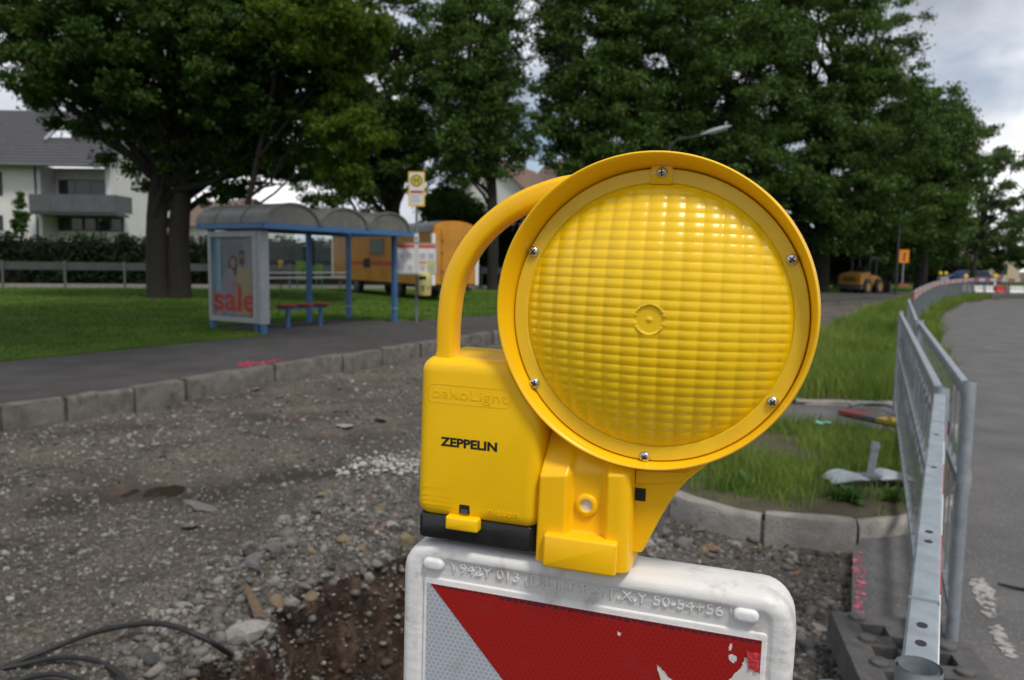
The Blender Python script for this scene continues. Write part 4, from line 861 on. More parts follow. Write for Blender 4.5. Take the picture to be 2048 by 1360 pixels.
# ------------------------------------------------------------------ fallen sign base in the island grass
p = G(1738, 965, ZV); o = empty('steel_sign_base', (p[0], p[1], ZV + .02), .12); tag(o, 'galvanised steel sign base with a short leaning tube in the island grass', 'sign base')
for s in (-1, 1):
    mb = MB(); lo = []
    for i in range(8):
        t = i / 7; hw = .11 * math.sin(.35 + 2.45 * t) ** .7 + .02; x = s * (.04 + .24 * t); zt = .03 + .03 * math.sin(3.1 * t) - .02 * t; lo.append([(x, -hw, zt - .012), (x, 0, zt), (x, hw, zt - .012), (x, hw, zt - .018), (x, 0, zt - .008), (x, -hw, zt - .018)])
    mb.loft(lo).build('wing_plate', mat('pale_galvanised', (.40, .45, .48), .55, metal=.3, var=.25, scale=16), o, smooth=40)
MB().tube([(0, 0, 0), (.025, -.01, .24)], .024, 16).tube([(.021, -.009, .20), (.024, -.01, .225)], .028, 16).build('tube', GALV, o, smooth=40)
MB().box((-.06, -.05, .01), (.06, .05, .035)).build('clamp', GALVD, o)
# lying striped board and a coil on the path
p0, p1 = G(1690, 826, ZV - .03), G(1815, 852, ZV - .03); d = np.array(p1) - np.array(p0); Ln = np.linalg.norm(d[:2])
o = empty('fallen_board', (p0[0], p0[1], ZV - .03), math.atan2(d[1], d[0])); tag(o, 'fallen board with red, black and yellow fields lying on the path', 'sign board')
for (a, b, m) in ((0, .36, mat('faded_red', (.22, .05, .04), .7, var=.2)), (.36, .62, GREYP), (.62, 1, mat('faded_yellow', (.36, .26, .03), .7, var=.2))): MB().box((Ln * a, -.10, 0), (Ln * b - .002, .10, .035)).build('field', m, o)
P = smooth_line([np.array(G(a, b, ZV + .02)) for a, b in ((1700, 812), (1740, 806), (1780, 812), (1812, 830), (1822, 850))], 6); tag(MB().tube(P, .018, 8).build('hose', GALVD, smooth='all'), 'grey hose lying behind the fallen board', 'hose')
p = G(1648, 862, ZV); mb = MB(); lo = []
for i in range(5): lo.append([(p[0] + .028 * (i - 2) + rng.uniform(-.01, .01), p[1] + .03 * (j - 1), p[2] + rng.uniform(.05, .085)) for j in range(4)])
mb.loft(lo, False, False, closed=False); tag(mb.build('paper_scrap', mat('teal_paper', (.20, .50, .48), .7, var=.2), fix=False), 'crumpled pale teal paper scrap in the grass', 'litter')

# ------------------------------------------------------------------ bus shelter
sr = math.atan2(SH_U[1], SH_U[0])
shelter = empty('bus_shelter', (SH_F[0], SH_F[1], ZP - .006), sr); tag(shelter, 'blue steel bus shelter with three smoked barrel roofs and advertising panel', 'bus shelter')
# local: x along the shelter (away), y to the back
SL, SD, EV = 3.55, 1.38, 1.82
for x, y in ((0.02, SD), (1.2, SD), (2.38, SD), (SL, SD), (SL, .06), (.02, .02)):
    z1 = EV; zb = 0
    pst = MB().box((x - .045, y - .045, zb), (x + .045, y + .045, z1)).build('post', BLUE, shelter)
    if x > .5: MB().box((x - .06, y - .06, .28), (x + .06, y + .06, .31)).build('collar', SILV, pst)
for y in (-.30, SD + .06): MB().box((-.22, y - .04, EV), (SL + .18, y + .04, EV + .10)).build('eave_beam', BLUE, shelter)
MB().box((-.22, -.30, EV + .005), (-.14, SD + .06, EV + .095)).build('end_beam', BLUE, shelter)
MB().box((SL + .10, -.30, EV + .005), (SL + .18, SD + .06, EV + .095)).build('end_beam', BLUE, shelter)
for k in range(3):
    xc = .40 + k * 1.27; rw, rh = .62, .36
    arc = lambda r, h, y, n=20: [(xc - rw * r * c_(math.pi * i / n), y, EV + .10 + rh * h * s_(math.pi * i / n)) for i in range(n + 1)]
    y0, y1 = -.36, SD + .12
    mb = MB(); lo = [arc(1, 1, y0) + arc(.97, .96, y0)[::-1], arc(1, 1, y1) + arc(.97, .96, y1)[::-1]]; mb.loft(lo); v = mb.build('barrel_roof', SMOKE, shelter, smooth=30)
    for y in (y0 + .02, y1 - .05): MB().loft([arc(.965, .95, y) , arc(.965, .95, y + .015)], closed=True).build('end_panel', SMOKE, v)
    for y in (.25, .95):
        mb = MB(); mb.loft([arc(1.012, 1.015, y) + arc(1.0, 1.0, y)[::-1], arc(1.012, 1.015, y + .045) + arc(1.0, 1.0, y + .045)[::-1]]); mb.build('roof_strip', GREYP, v)
    mb = MB(); mb.loft([arc(1.015, 1.02, y0 - .01) + arc(.95, .93, y0 - .01)[::-1], arc(1.015, 1.02, y0 + .03) + arc(.95, .93, y0 + .03)[::-1]]); mb.build('arch_trim', SMOKE, v)
# rear glass with white stripes
def glass_mat():
    m = bpy.data.materials.new('clear_pane'); m.use_nodes = True; t = m.node_tree; t.nodes.remove(t.nodes['Principled BSDF'])
    tr = t.nodes.new('ShaderNodeBsdfTransparent'); tr.inputs[0].default_value = (.86, .9, .88, 1); gl = t.nodes.new('ShaderNodeBsdfGlossy'); gl.inputs['Roughness'].default_value = .04; lw = t.nodes.new('ShaderNodeLayerWeight'); lw.inputs[0].default_value = .5; pw_ = t.nodes.new('ShaderNodeMath'); pw_.operation = 'POWER'; pw_.inputs[1].default_value = 5; t.links.new(lw.outputs['Facing'], pw_.inputs[0]); fr = t.nodes.new('ShaderNodeMath'); fr.operation = 'MULTIPLY_ADD'; fr.inputs[1].default_value = .6; fr.inputs[2].default_value = .04; t.links.new(pw_.outputs[0], fr.inputs[0])
    mx = t.nodes.new('ShaderNodeMixShader'); t.links.new(fr.outputs[0], mx.inputs[0]); t.links.new(tr.outputs[0], mx.inputs[1]); t.links.new(gl.outputs[0], mx.inputs[2]); t.links.new(mx.outputs[0], t.nodes['Material Output'].inputs[0]); return m
PANE = glass_mat()
for i in range(3):
    x0, x1 = (.08, 1.14) if i == 0 else ((1.26, 2.32) if i == 1 else (2.44, SL - .06)); g = MB().box((x0, SD - .006, .30), (x1, SD + .006, 1.80)).build('pane', PANE, shelter)
    for z in (.92, 1.02): MB().box((x0 + .03, SD - .012, z), (x1 - .03, SD - .008, z + .035)).build('pane_stripe', WHITE, g)
# advertising panel across the near end
adw = empty('advertising_panel'); adw.parent = shelter; adw.location = (-.06, 0, 0); adw.rotation_euler.z = R_(90) - R_(180)   # faces -x
# panel local: x' runs from back (left in the picture) to front (right); faces -y'
PW, PZ0, PZ1 = 1.30, .20, 1.79
def abox(a, b, n, m, par=None): return MB().box(a, b).build(n, m, par or adw)
xo = -1.36
abox((xo, -.02, PZ0 - .02), (xo + PW, .14, PZ0 + .07), 'bottom_frame', SILV); abox((xo, -.02, PZ1 - .10), (xo + PW, .14, PZ1), 'top_frame', SILV)
abox((xo, -.02, PZ0 + .07), (xo + .075, .14, PZ1 - .10), 'side_frame', SILV); abox((xo + PW - .10, -.02, PZ0 + .07), (xo + PW, .14, PZ1 - .10), 'side_frame', SILV)
abox((xo + PW + .003, -.01, PZ0 - .03), (xo + PW + .10, .17, PZ1), 'edge_cover', SILV); abox((xo + PW - .13, .03, 0), (xo + PW - .05, .11, PZ0 - .02), 'foot', BLUE)
abox((xo + .075, .05, PZ0 + .07), (xo + PW - .10, .13, PZ1 - .10), 'back_box', GREYP)
px0, px1, pz0, pz1 = xo + .078, xo + PW - .103, PZ0 + .073, PZ1 - .103; pw, ph = px1 - px0, pz1 - pz0
def pr_(poly, name, m, k, par):
    mb = MB(); y = .0488 - k * .0012; P = [(px0 + a * pw, pz0 + b * ph) for a, b in poly]; mb.prism(P, 'y', y, y + .0008); return mb.build(name, m, par)
pm = lambda n, c: mat('print_' + n, tuple(q * .7 for q in c), .35, var=.08, scale=8)
poster = pr_([(0, 0), (1, 0), (1, 1), (0, 1)], 'poster', pm('slate', (.16, .165, .21)), 0, adw)
pr_([(0, .32), (.17, .32), (.17, 1), (0, 1)], 'print_sky', pm('sky', (.20, .36, .47)), 1, poster)
pr_([(0, .0), (.17, 0), (.17, .32), (0, .32)], 'print_step', pm('step', (.30, .29, .28)), 1, poster)
pr_([(.17, 0), (.21, 0), (.21, 1), (.17, 1)], 'print_post', pm('post', (.09, .095, .12)), 1, poster)
pr_([(.70, .1), (1, .05), (1, 1), (.72, 1)], 'print_wall', pm('wall', (.25, .24, .26)), 1, poster)
def ell(cx, cy, rx, ry, n=18): return [(cx + rx * c_(6.2832 * i / n), cy + ry * s_(6.2832 * i / n)) for i in range(n)]
man = [(.50, .02), (.86, .02), (.88, .20), (.92, .33), (.93, .50), (.88, .60), (.78, .635), (.74, .65), (.64, .65), (.58, .62), (.50, .57), (.46, .42), (.50, .25)]
pr_(man, 'print_shirt', pm('shirt', (.33, .26, .15)), 2, poster)
pr_([(.66, .62), (.73, .62), (.735, .68), (.655, .68)], 'print_neck', pm('skin', (.20, .11, .075)), 3, poster)
pr_(ell(.685, .735, .072, .075), 'print_face', MATS['print_skin'], 4, poster); pr_(ell(.687, .695, .062, .042), 'print_beard', pm('hair', (.03, .024, .02)), 5, poster)
pr_([(.61, .76), (.63, .825), (.69, .845), (.75, .82), (.762, .76), (.74, .79), (.64, .79)], 'print_hair', MATS['print_hair'], 5, poster)
pr_([(.36, .46), (.35, .60), (.37, .70), (.42, .765), (.49, .77), (.55, .74), (.56, .62), (.53, .48), (.45, .43)], 'print_hair', MATS['print_hair'], 4.5, poster)
woman = [(.16, .02), (.53, .02), (.50, .25), (.52, .40), (.53, .50), (.48, .58), (.40, .62), (.30, .58), (.22, .50), (.18, .35)]
pr_(woman, 'print_dress', pm('dress', (.24, .21, .28)), 5.5, poster); pr_(ell(.475, .675, .062, .066), 'print_face', pm('skin_pale', (.30, .17, .12)), 6.2, poster)
pr_([(.43, .40), (.62, .36), (.66, .40), (.60, .43), (.45, .45)], 'print_hand', MATS['print_skin_pale'], 6.5, poster)
tm = Matrix.Translation((px0 + pw * .5, .0488 - .0088, pz0 + ph * .205)); text_mesh('sale', .60, .0004, pm('red', (.50, .03, .02)), poster, mtx=tm, width=pw * 1.0, bold=.012)
tm = Matrix.Translation((px0 + pw * .48, .0488 - .0088, pz0 + ph * .92)); text_mesh('OUTLETCITY', .11, .0004, pm('pale', (.42, .44, .46)), poster, mtx=tm, width=pw * .66)
# bench
p = SH_F + SH_U * 1.05 + SH_W * .62
bench = empty('bench', (p[0], p[1], ZP - .006), sr + .02); tag(bench, 'three-seat bench with red wire seats on blue legs in the shelter', 'bench')
for k in range(3):
    x = .02 + k * .46; mb = MB(); lo = []
    for r, z in ((.05, .395), (.17, .40), (.20, .425), (.215, .44), (.205, .448), (.16, .43), (.02, .42)): lo.append([(x + r * 1.02 * c_(t), r * .92 * s_(t), z) for t in np.linspace(0, 6.283, 24, endpoint=False)])
    mb.loft(lo).build('seat', REDSEAT, bench, smooth=40)
MB().box((-.16, -.025, .345), (1.10, .025, .393)).build('beam', BLUE, bench)
for x in (.06, .92): MB().box((x - .03, -.03, 0), (x + .03, .03, .343)).build('leg', BLUE, bench)

# ------------------------------------------------------------------ bus stop sign
p = G(833, 641, ZL); stop = empty('bus_stop_sign', (p[0], p[1], ZL), R_(3)); tag(stop, 'yellow-framed bus stop sign with green H on a grey pole with timetables', 'bus stop sign')
dS = p[1]; zpx = lambda py, d=dS, px=832: float(D(px, py, d)[2] - ZL); wpx = lambda w, d=dS: w * d / F
MB().tube([(0, 0, -.1), (0, 0, zpx(345) - .02)], .030, 14).build('pole', GALVD, stop, smooth=50)
z0, z1 = zpx(413), zpx(344); W = wpx(32) / 2
fl_ = MB().box((-W, -.075, z0), (W, -.045, z1)).build('flag', YSIGN, stop)
MB().box((-W + .03, -.078, z0 + .035), (W - .03, -.0755, z1 - .03)).build('flag_face', WHITE, fl_)
zc = z1 - .03 - (W - .035); R0 = W - .045
disc = lambda r, y, n, m: MB().loft([[(r * c_(t), yy, zc - .02 + r * s_(t)) for t in np.linspace(0, 6.283, 40, endpoint=False)] for yy in (y + .002, y)]).build(n, m, fl_)
disc(R0, -.081, 'ring', GRNSIGN); disc(R0 * .78, -.084, 'disc', YSIGN)
text_mesh('H', R0 * 1.35, .0008, GRNSIGN, fl_, mtx=Matrix.Translation((0, -.0868, zc - .02)), bold=.006)
zr = z0 + (z1 - z0) * .42; MB().box((-W + .045, -.081, zr - .03), (W - .035, -.0785, zr + .025)).build('red_band', REDP, fl_)
LG = mat('print_grey', (.42, .42, .42), .5)
for k in range(5): MB().box((-W + .05, -.081, zr - .08 - k * .035), (W - .06 - .03 * (k % 3), -.0785, zr - .066 - k * .035)).build('text_line', LG, fl_)
b0, b1 = zpx(549), zpx(486); L0, L1 = -wpx(40), wpx(41)
board = MB().box((L0, -.07, b0), (L1, -.04, b1)).build('timetable_board', SILV, stop)
MB().box((L0 + .02, -.073, b0 + .03), (L1 - .02, -.0705, b1 - .02)).build('board_face', mat('paper_face', (.58, .57, .56), .5), board)
for sgn in (0, 1):
    xa, xb = (L0 + .03, -.045) if sgn == 0 else (.045, L1 - .03)
    MB().box((xa, -.076, b1 - .105), (xb, -.0735, b1 - .03)).build('header', mat('header_red', (.60, .10, .05), .5), board)
    for c in (0, 1):
        for r in (0, 1):
            ww = (xb - xa) / 2; hh = (b1 - .12 - b0 - .04) / 2; x0, zz0 = xa + c * ww + .008, b0 + .04 + r * hh + .01
            ms = mat('sheet_yellow', (.55, .52, .22), .5) if (sgn, c, r) == (1, 1, 0) else (mat('sheet_lilac', (.60, .58, .68), .5) if (sgn, c, r) == (0, 0, 0) else WHITE)
            sh_ = MB().box((x0, -.076, zz0), (x0 + ww - .016, -.0735, zz0 + hh - .018)).build('timetable_sheet', ms, board)
            if (sgn, c, r) == (1, 0, 0): MB().box((x0 + .005, -.079, zz0 + hh - .075), (x0 + ww - .022, -.0765, zz0 + hh - .025)).build('sheet_header', ORANGE, board)
            for q in range(4): MB().box((x0 + .02, -.079, zz0 + .03 + q * (hh - .13) / 4), (x0 + ww - .045, -.0765, zz0 + .03 + q * (hh - .13) / 4 + .022)).build('text_line', LG, board)
MB().box((-.045, -.08, zpx(484)), (.045, -.035, zpx(467))).build('line_tag', WHITE, stop); MB().box((-.018, -.084, zpx(481)), (.012, -.081, zpx(474))).build('tag_print', INK, stop)
# litter bin on the pole
BINM = mat('bin_yellow', (.50, .44, .14), .55, var=.12, scale=8, dirt=((.2, .2, .17), 18, .56, .8))
bn = empty('litter_bin', (p[0] + wpx(16), p[1] - .05, ZL + zpx(591)), 0); tag(bn, 'pale yellow litter bin hung on the bus stop pole', 'litter bin')
hb = zpx(546) - zpx(591); rb = wpx(14)
lo = [[(r * c_(t), r * s_(t), z) for t in np.linspace(0, 6.283, 28, endpoint=False)] for r, z in ((rb * .5, 0), (rb * .9, .01), (rb * .95, .04), (rb, hb * .72), (rb * 1.02, hb * .9), (rb * .9, hb * .98), (rb * .5, hb))]
MB().loft(lo).build('bin_body', BINM, bn, smooth=40)
sl_ = [[(rb * 1.01 * k_ * c_(t), rb * 1.01 * k_ * s_(t), z) for t in np.linspace(R_(225), R_(290), 9)] for z, k_ in ((hb * .72, 1.012), (hb * .88, 1.03))]
MB().loft(sl_, False, False, closed=False).build('slot', INK, bn, fix=False)
MB().box((-rb * 1.3, -.02, hb * .5), (-rb * .9, .04, hb * .56)).build('bracket', GALVD, bn)
for a, z, w_, m in ((250, .36, .5, GREYP), (262, .22, .25, INK), (285, .50, .3, LG), (300, .30, .3, GREYP)):
    MB().loft([[(rb * 1.012 * c_(t), rb * 1.012 * s_(t), hb * zz_) for t in np.linspace(R_(a), R_(a) + w_, 5)] for zz_ in (z, z + .1)], False, False, closed=False).build('sticker', m, bn, fix=False)

# ------------------------------------------------------------------ site trailer
c0 = D(866, 590, 25.5); e0 = D(666, 575, 33.5); f0 = D(950, 585, 27.2)
du = np.array(e0[:2]) - np.array(c0[:2]); TLn = float(np.linalg.norm(du)); rz = math.atan2(du[1], du[0])
TW = 1.58
tr = empty('site_trailer', (c0[0], c0[1], ZL), rz); tag(tr, 'orange construction site trailer with rounded grey roof behind the shelter', 'trailer')
# local x: away along the long side, y: negative to the right (end face spans y 0..-TW)
zt, zb = float(D(866, 440, 25.5)[2]) - ZL, .52; zr = zt - .38
def tprof(x, ins=0, top=True):
    P = [(x, -ins, zb + ins), (x, -ins, zr)]
    n = 10
    for i in range(1, n): a = math.pi * i / n; P.append((x, -TW / 2 + (TW / 2 - ins) * c_(a), zr + (zt - zr - ins) * s_(a) ** .6))
    return P + [(x, -TW + ins, zr), (x, -TW + ins, zb + ins)]
MB().loft([tprof(0), tprof(TLn)]).build('body', TRAIL, tr, smooth=28)
MB().loft([[(x, .03 if i == 0 else q[1], q[2] + .025) for i, q in enumerate(tprof(x)[1:-1])] for x in (.06, TLn + .05)], False, False, closed=False).build('roof', ZINC, tr, smooth=28)
MB().loft([[(-.03, *q[1:]) for q in tprof(0, .04)], [(-.001, *q[1:]) for q in tprof(0, .03)]]).build('end_panel', TRAIL, tr)
for x, y in ((-.02, .02), (-.02, -TW - .02)): MB().box((x - .06, y - .06, zb), (x + .06, y + .06, zr - .05)).build('corner_trim', WHITE, tr)
MB().box((TLn - .06, -.04, zb), (TLn + .06, .03, zr - .05)).build('corner_trim', WHITE, tr)
n = 9
for i in range(n):
    x = .10 + (TLn - .2) * i / n; MB().box((x, .001, zb + .03), (x + (TLn - .2) / n - .03, .012, zr - .06)).build('side_board', TRAIL, tr)
wd = MB().box((TLn * .42, .013, zr - .70), (TLn * .55, .05, zr - .15)).build('window', GREYP, tr); MB().box((TLn * .43, .051, zr - .66), (TLn * .54, .056, zr - .19)).build('shutter', mat('shutter_green', (.13, .17, .15), .7, var=.2), wd)
MB().box((TLn * .30, .013, zb + .62), (TLn * .78, .018, zb + .76)).build('stripe', mat('stripe_red', (.45, .06, .03), .6), tr); MB().box((TLn * .56, .019, zb + .52), (TLn * .63, .024, zb + .86)).build('emblem', INK, tr)
dr = MB().box((-.07, -TW * .62, zb + .15), (-.032, -TW * .18, zr + .12)).build('door', TRAIL, tr); MB().box((-.10, -TW * .55, zb + .75), (-.072, -TW * .52, zb + .95)).build('handle', DARKF, dr)
for z in (zb + .4, zb + 1.0, zb + 1.4): MB().box((-.09, -TW * .205, z), (-.071, -TW * .18, z + .08)).build('hinge', DARKF, dr)
for x in (TLn * .3, TLn * .72):
    for y in (-.12, -TW + .12):
        w_ = MB().tube([(x, y - .1, .33), (x, y + .1, .33)], .33, 20).build('wheel', RUBBER, tr, smooth=40); MB().tube([(x, y - .106, .33), (x, y + .106, .33)], .17, 16).build('rim', GREYP, w_)
MB().box((.1, -TW + .2, .40), (TLn - .1, -.2, zb)).build('chassis', DARKF, tr)
MB().beam((0, -TW / 2, .46), (-1.1, -TW / 2, .42), .1, .1).build('drawbar', DARKF, tr)

# ------------------------------------------------------------------ foliage
def leaf_mesh(name, cen, rad, n, size, m, parent, squash=.75, seed=1, shell=.45, droop=.2, soft=False):
    """n leaf-shaped faces spread over clumps with centres cen and radii rad"""
    rs = np.random.default_rng(seed); cen = np.asarray(cen); rad = np.asarray(rad); k = rs.choice(len(cen), n, p=rad ** 2 / (rad ** 2).sum())
    d = rs.normal(size=(n, 3)); d /= np.linalg.norm(d, axis=1)[:, None]; r = rs.uniform(shell, 1, n) ** .6
    p = cen[k] + (rs.normal(size=(n, 3)) * (rad[k] * .52)[:, None] if soft else d * (rad[k] * r)[:, None]) * [1, 1, squash]
    nrm = d * .6 + rs.normal(size=(n, 3)) * .55 + [0, 0, .45]; nrm /= np.linalg.norm(nrm, axis=1)[:, None]
    t = np.cross(nrm, rs.normal(size=(n, 3))); t /= np.linalg.norm(t, axis=1)[:, None]; t[:, 2] -= droop; b = np.cross(nrm, t)
    s = size * rs.uniform(.6, 1.3, n)[:, None]; wv = s * rs.uniform(.28, .42, n)[:, None]
    V = np.stack([p - t * s * .42 - b * wv * .8, p - t * s * .30 + b * wv, p + t * s * .58], 1).reshape(-1, 3)
    return np_mesh(name, V, np.arange(n * 3).reshape(-1, 3), m, parent)
def limb_pts(a, b, rs, sag=.12, n=5):
    a, b = np.asarray(a, float), np.asarray(b, float); L_ = np.linalg.norm(b - a); o = []
    for i in range(n + 1):
        t = i / n; o.append(a + (b - a) * t + np.array([0, 0, sag * L_ * math.sin(math.pi * t)]) + (rs.normal(size=3) * .05 * L_ if 0 < i < n else 0))
    return o
def tree(name, label, base, lobes, n, size, m, tr_r, trunks=((0, 0),), seed=1, nclump=150, group=None, top=.75, limbs=22, crad=(.55, 1.25), cat='tree', shell=.5):
    """lobes: list of (centre, radii) ellipsoids that make up the crown"""
    rs = np.random.default_rng(seed); root = empty(name, tuple(base)); tag(root, label, cat, group); base = np.asarray(base, float)
    vol = np.array([np.prod(l[1]) for l in lobes]); per = np.maximum(6, (nclump * vol / vol.sum()).astype(int)); cen = []
    for (c, r), q in zip(lobes, per):
        d = rs.normal(size=(q, 3)); d /= np.linalg.norm(d, axis=1)[:, None]; rr = rs.uniform(.12, 1, q) ** .42 * np.clip(1 + .13 * rs.normal(size=q), .7, 1.12); cen.append(np.asarray(c) + d * rr[:, None] * np.asarray(r))
    cen = np.concatenate(cen) - base; sc_ = np.mean([np.mean(l[1]) for l in lobes]) / 5.0
    rad = rs.uniform(*crad, len(cen)) * max(.6, min(1.5, sc_)); cc = np.average([np.asarray(l[0]) for l in lobes], axis=0, weights=vol) - base
    mb = MB(); heads = []
    for tx, ty in trunks:
        h = cc[2] + (0.1) * cc[2]; q = np.array([tx * .4 + cc[0] * .5, ty * .4 + cc[1] * .5, h]); P = [np.array([tx, ty, -.15]), np.array([tx, ty, .25]), np.array([tx * 1.02, ty, h * .25]), np.array([tx * 1.1 + cc[0] * .15, ty, h * .5]), np.array([tx * .8 + cc[0] * .35, ty + cc[1] * .3, h * .78]), q]
        mb.tube(smooth_line(P, 3), [tr_r * f for f in np.interp(np.linspace(0, 1, 16), [0, .06, .2, .5, .8, 1], [1.55, 1.15, 1, .85, .5, .2])], 12); heads.append(P)
    mb.build('trunk', BARK, root, smooth=60)
    lb = MB(); order = rs.permutation(len(cen))[:limbs]
    for i in order:
        P = heads[i % len(heads)]; c = cen[i]; hz = np.clip(c[2] * .55, P[2][2] * .7, P[-1][2]); zs = [p[2] for p in P]; a = np.array([np.interp(hz, zs, [p[k_] for p in P]) for k_ in range(3)])
        L_ = np.linalg.norm(c - a); c = a + (c - a) * .88; lb.tube(limb_pts(a, c, rs), [tr_r * f for f in np.linspace(.38, .06, 6)], 6)
        for _ in range(2):
            e_ = c + rs.normal(size=3) * rad[i] * .45; mid = a + (c - a) * .7; lb.tube([mid, (mid + e_) / 2 + [0, 0, .15], e_], [tr_r * .13, tr_r * .08, tr_r * .03], 5)
    lb.build('limbs', BARK, root, smooth=60)
    leaf_mesh('crown', cen, rad, n, size, m, root, seed=seed + 1, shell=shell, squash=.58, soft=True); return root
def lobe(px, py, d, rx, ry, depth=None):
    """crown ellipsoid from where it is seen, its distance and its seen radii"""
    c = D(px, py, d); k = d / F; return (c, (rx * k, (depth if depth else rx * k * .8), ry * k))
ob = G(336, 596, ZL); od = ob[1]
oak = tree('oak_tree', 'old double-trunked oak on the lawn left of the bus shelter', ob, [lobe(330, 120, od, 270, 190), lobe(110, 60, od - 1, 130, 110), lobe(560, 130, od, 200, 220), lobe(375, 325, od + .5, 105, 80), lobe(480, 330, od + 1, 120, 60), lobe(60, 190, od, 60, 26)], 200000, .155, LEAF, .36, trunks=((-.30, 0), (.34, .12)), seed=11, nclump=1300, limbs=60, crad=(.28, .75), group='park trees')
ash_b = G(640, 560, ZL)
tree('ash_tree', 'lighter yellow-green young tree hanging in front of the oak', tuple(D(486, 600, 23.5)[:2]) + (ZL,), [lobe(700, 250, 23, 75, 115), lobe(640, 60, 23, 150, 80), lobe(690, 350, 23, 50, 55)], 26000, .15, LEAFY, .11, seed=21, nclump=190, limbs=6, crad=(.25, .6), group='park trees')
tree('near_shade_tree', 'mostly unseen near tree added to shade the left side, leaves hanging into the top left corner', (-9.5, 4.5, ZL), [((-8.0, 8.5, 11.0), (5.5, 6.0, 3.6)), ((-6.5, 14.0, 10.2), (3.2, 3.6, 2.6)), ((-9.2, 14.5, 8.0), (1.6, 2.0, 1.2)), ((-3.6, 8.0, 12.0), (4.2, 5.0, 3.0))], 45000, .26, LEAF, .42, seed=171, nclump=420, limbs=34, crad=(.4, .9), group='park trees')  # mostly out of view; added, crown spread overhead to shade lawn and shelter
TR = [
 ('maple_tree', 'dense dark tree behind the trailer, left of the bus stop sign', 790, 40, [lobe(785, 170, 40, 115, 200), lobe(690, 320, 40, 120, 110), lobe(860, 330, 39, 90, 80)], 26000, .27, LEAF, .38, 31),
 ('maple_tree', 'slender tree with bare dark trunk right of the bus stop sign', 985, 37, [lobe(955, 90, 37, 95, 190), lobe(945, 290, 37, 75, 80), lobe(1030, 280, 37, 45, 70)], 22000, .25, LEAF2, .27, 41),
 ('linden_tree', 'tall tree just left of and behind the warning lamp', 1180, 37, [lobe(1175, 60, 37, 105, 210), lobe(1140, 260, 37, 80, 100), lobe(1250, 300, 37, 110, 120)], 30000, .25, LEAF2, .36, 51),
 ('linden_tree', 'tall broad tree directly above the warning lamp', 1390, 38, [lobe(1390, 90, 38, 190, 230), lobe(1350, 340, 38, 160, 120), lobe(1480, 330, 38, 120, 120)], 46000, .26, LEAF2, .42, 61),
 ('linden_tree', 'largest dense green tree right of the warning lamp', 1640, 41, [lobe(1630, 110, 41, 190, 210), lobe(1580, 340, 40, 150, 170), lobe(1760, 250, 41, 150, 130), lobe(1700, 420, 41, 140, 90)], 56000, .26, LEAF2, .45, 71),
 ('linden_tree', 'rounded green tree at the right end of the tree row', 1840, 46, [lobe(1850, 290, 46, 120, 110), lobe(1900, 370, 46, 70, 90), lobe(1800, 430, 45, 130, 80)], 30000, .27, LEAF2, .36, 81)]
for nm, lab, px, d, lob, n, sz_, m, r, sd_ in TR:
    b = D(px, 570, d); tree(nm, lab, (b[0], b[1], ZL), lob, int(n * 3.0), sz_ * .66, m, r, seed=sd_, nclump=800, limbs=34, crad=(.35, .9), group='park trees')
b = D(1946, 550, 60); tree('thin_tree', 'sparse pale tree with leaning trunk at the right edge', (b[0], b[1], 0), [lobe(1990, 360, 60, 75, 80), lobe(2030, 430, 60, 70, 60), lobe(1940, 450, 60, 60, 50)], 12000, .22, LEAFP, .22, seed=91, nclump=90, limbs=30, crad=(.5, 1.0), group='park trees')
# far bushes and trees at the bend
for k, (px, py, d, rx, ry, m, lab) in enumerate(((1760, 500, 56, 60, 45, LEAFP, 'bright green bush behind the loader'), (1850, 490, 62, 60, 60, LEAF2, 'mid green bush behind the orange sign'), (1990, 500, 74, 60, 45, LEAFP, 'pale green bush left of the road end'), (2060, 480, 78, 60, 70, LEAF2, 'dark green bush at the right edge'), (1905, 470, 70, 60, 60, LEAFP, 'pale bush behind the thin tree trunk'), (2120, 470, 70, 70, 90, LEAF2, 'bush beyond the right edge of the road'),
        (1670, 500, 50, 70, 55, HEDGE, 'dark shrub mass left of the loader'), (1040, 480, 44, 80, 70, HEDGE, 'dark shrub right of the trailer'), (960, 500, 46, 50, 50, HEDGE, 'dark shrub beside the trailer door end'), (900, 420, 42, 60, 40, LEAF, 'dark bush above the trailer roof'))):
    b = D(px, 555, d); tree('bush', lab, (b[0], b[1], .1), [lobe(px, py, d, rx, ry)], 11000, .24, m, .09, seed=120 + k, nclump=60, limbs=8, crad=(.7, 1.2), group='bushes behind the park', cat='bush')
p_ = D(42, 452, 43); tree('conifer', 'small columnar conifer in front of the white house', (p_[0], p_[1], .2), [(D(42, 440, 43), (.38, .38, .75)), (D(42, 410, 43), (.22, .22, .6))], 3000, .16, LEAF2, .06, seed=150, nclump=40, limbs=4, crad=(.18, .3), cat='tree')
# hedge behind the fence
h0, h1 = D(-330, 520, 34), D(1610, 520, 47); rs = np.random.default_rng(5); n = 2100; t = rs.uniform(0, 1, n)
hc = np.stack([h0[0] + (h1[0] - h0[0]) * t, h0[1] + (h1[1] - h0[1]) * t + rs.uniform(-.5, .5, n), rs.uniform(.3, 2.35, n)], 1)
hedge = empty('hedge', (float(h0[0]), float(h0[1]), 0)); tag(hedge, 'long clipped dark hedge behind the grey fence', 'hedge')
leaf_mesh('foliage', hc - np.array([h0[0], h0[1], 0]), np.full(n, .40), 110000, .18, HEDGE, hedge, squash=.9, seed=8)
q = np.array(h1[:2]) - np.array(h0[:2]); MB().beam((0, 0, 1.2), (q[0], q[1], 1.2), .4, 1.9).build('core', mat('hedge_core', (.010, .014, .007), .95, var=.3), hedge)

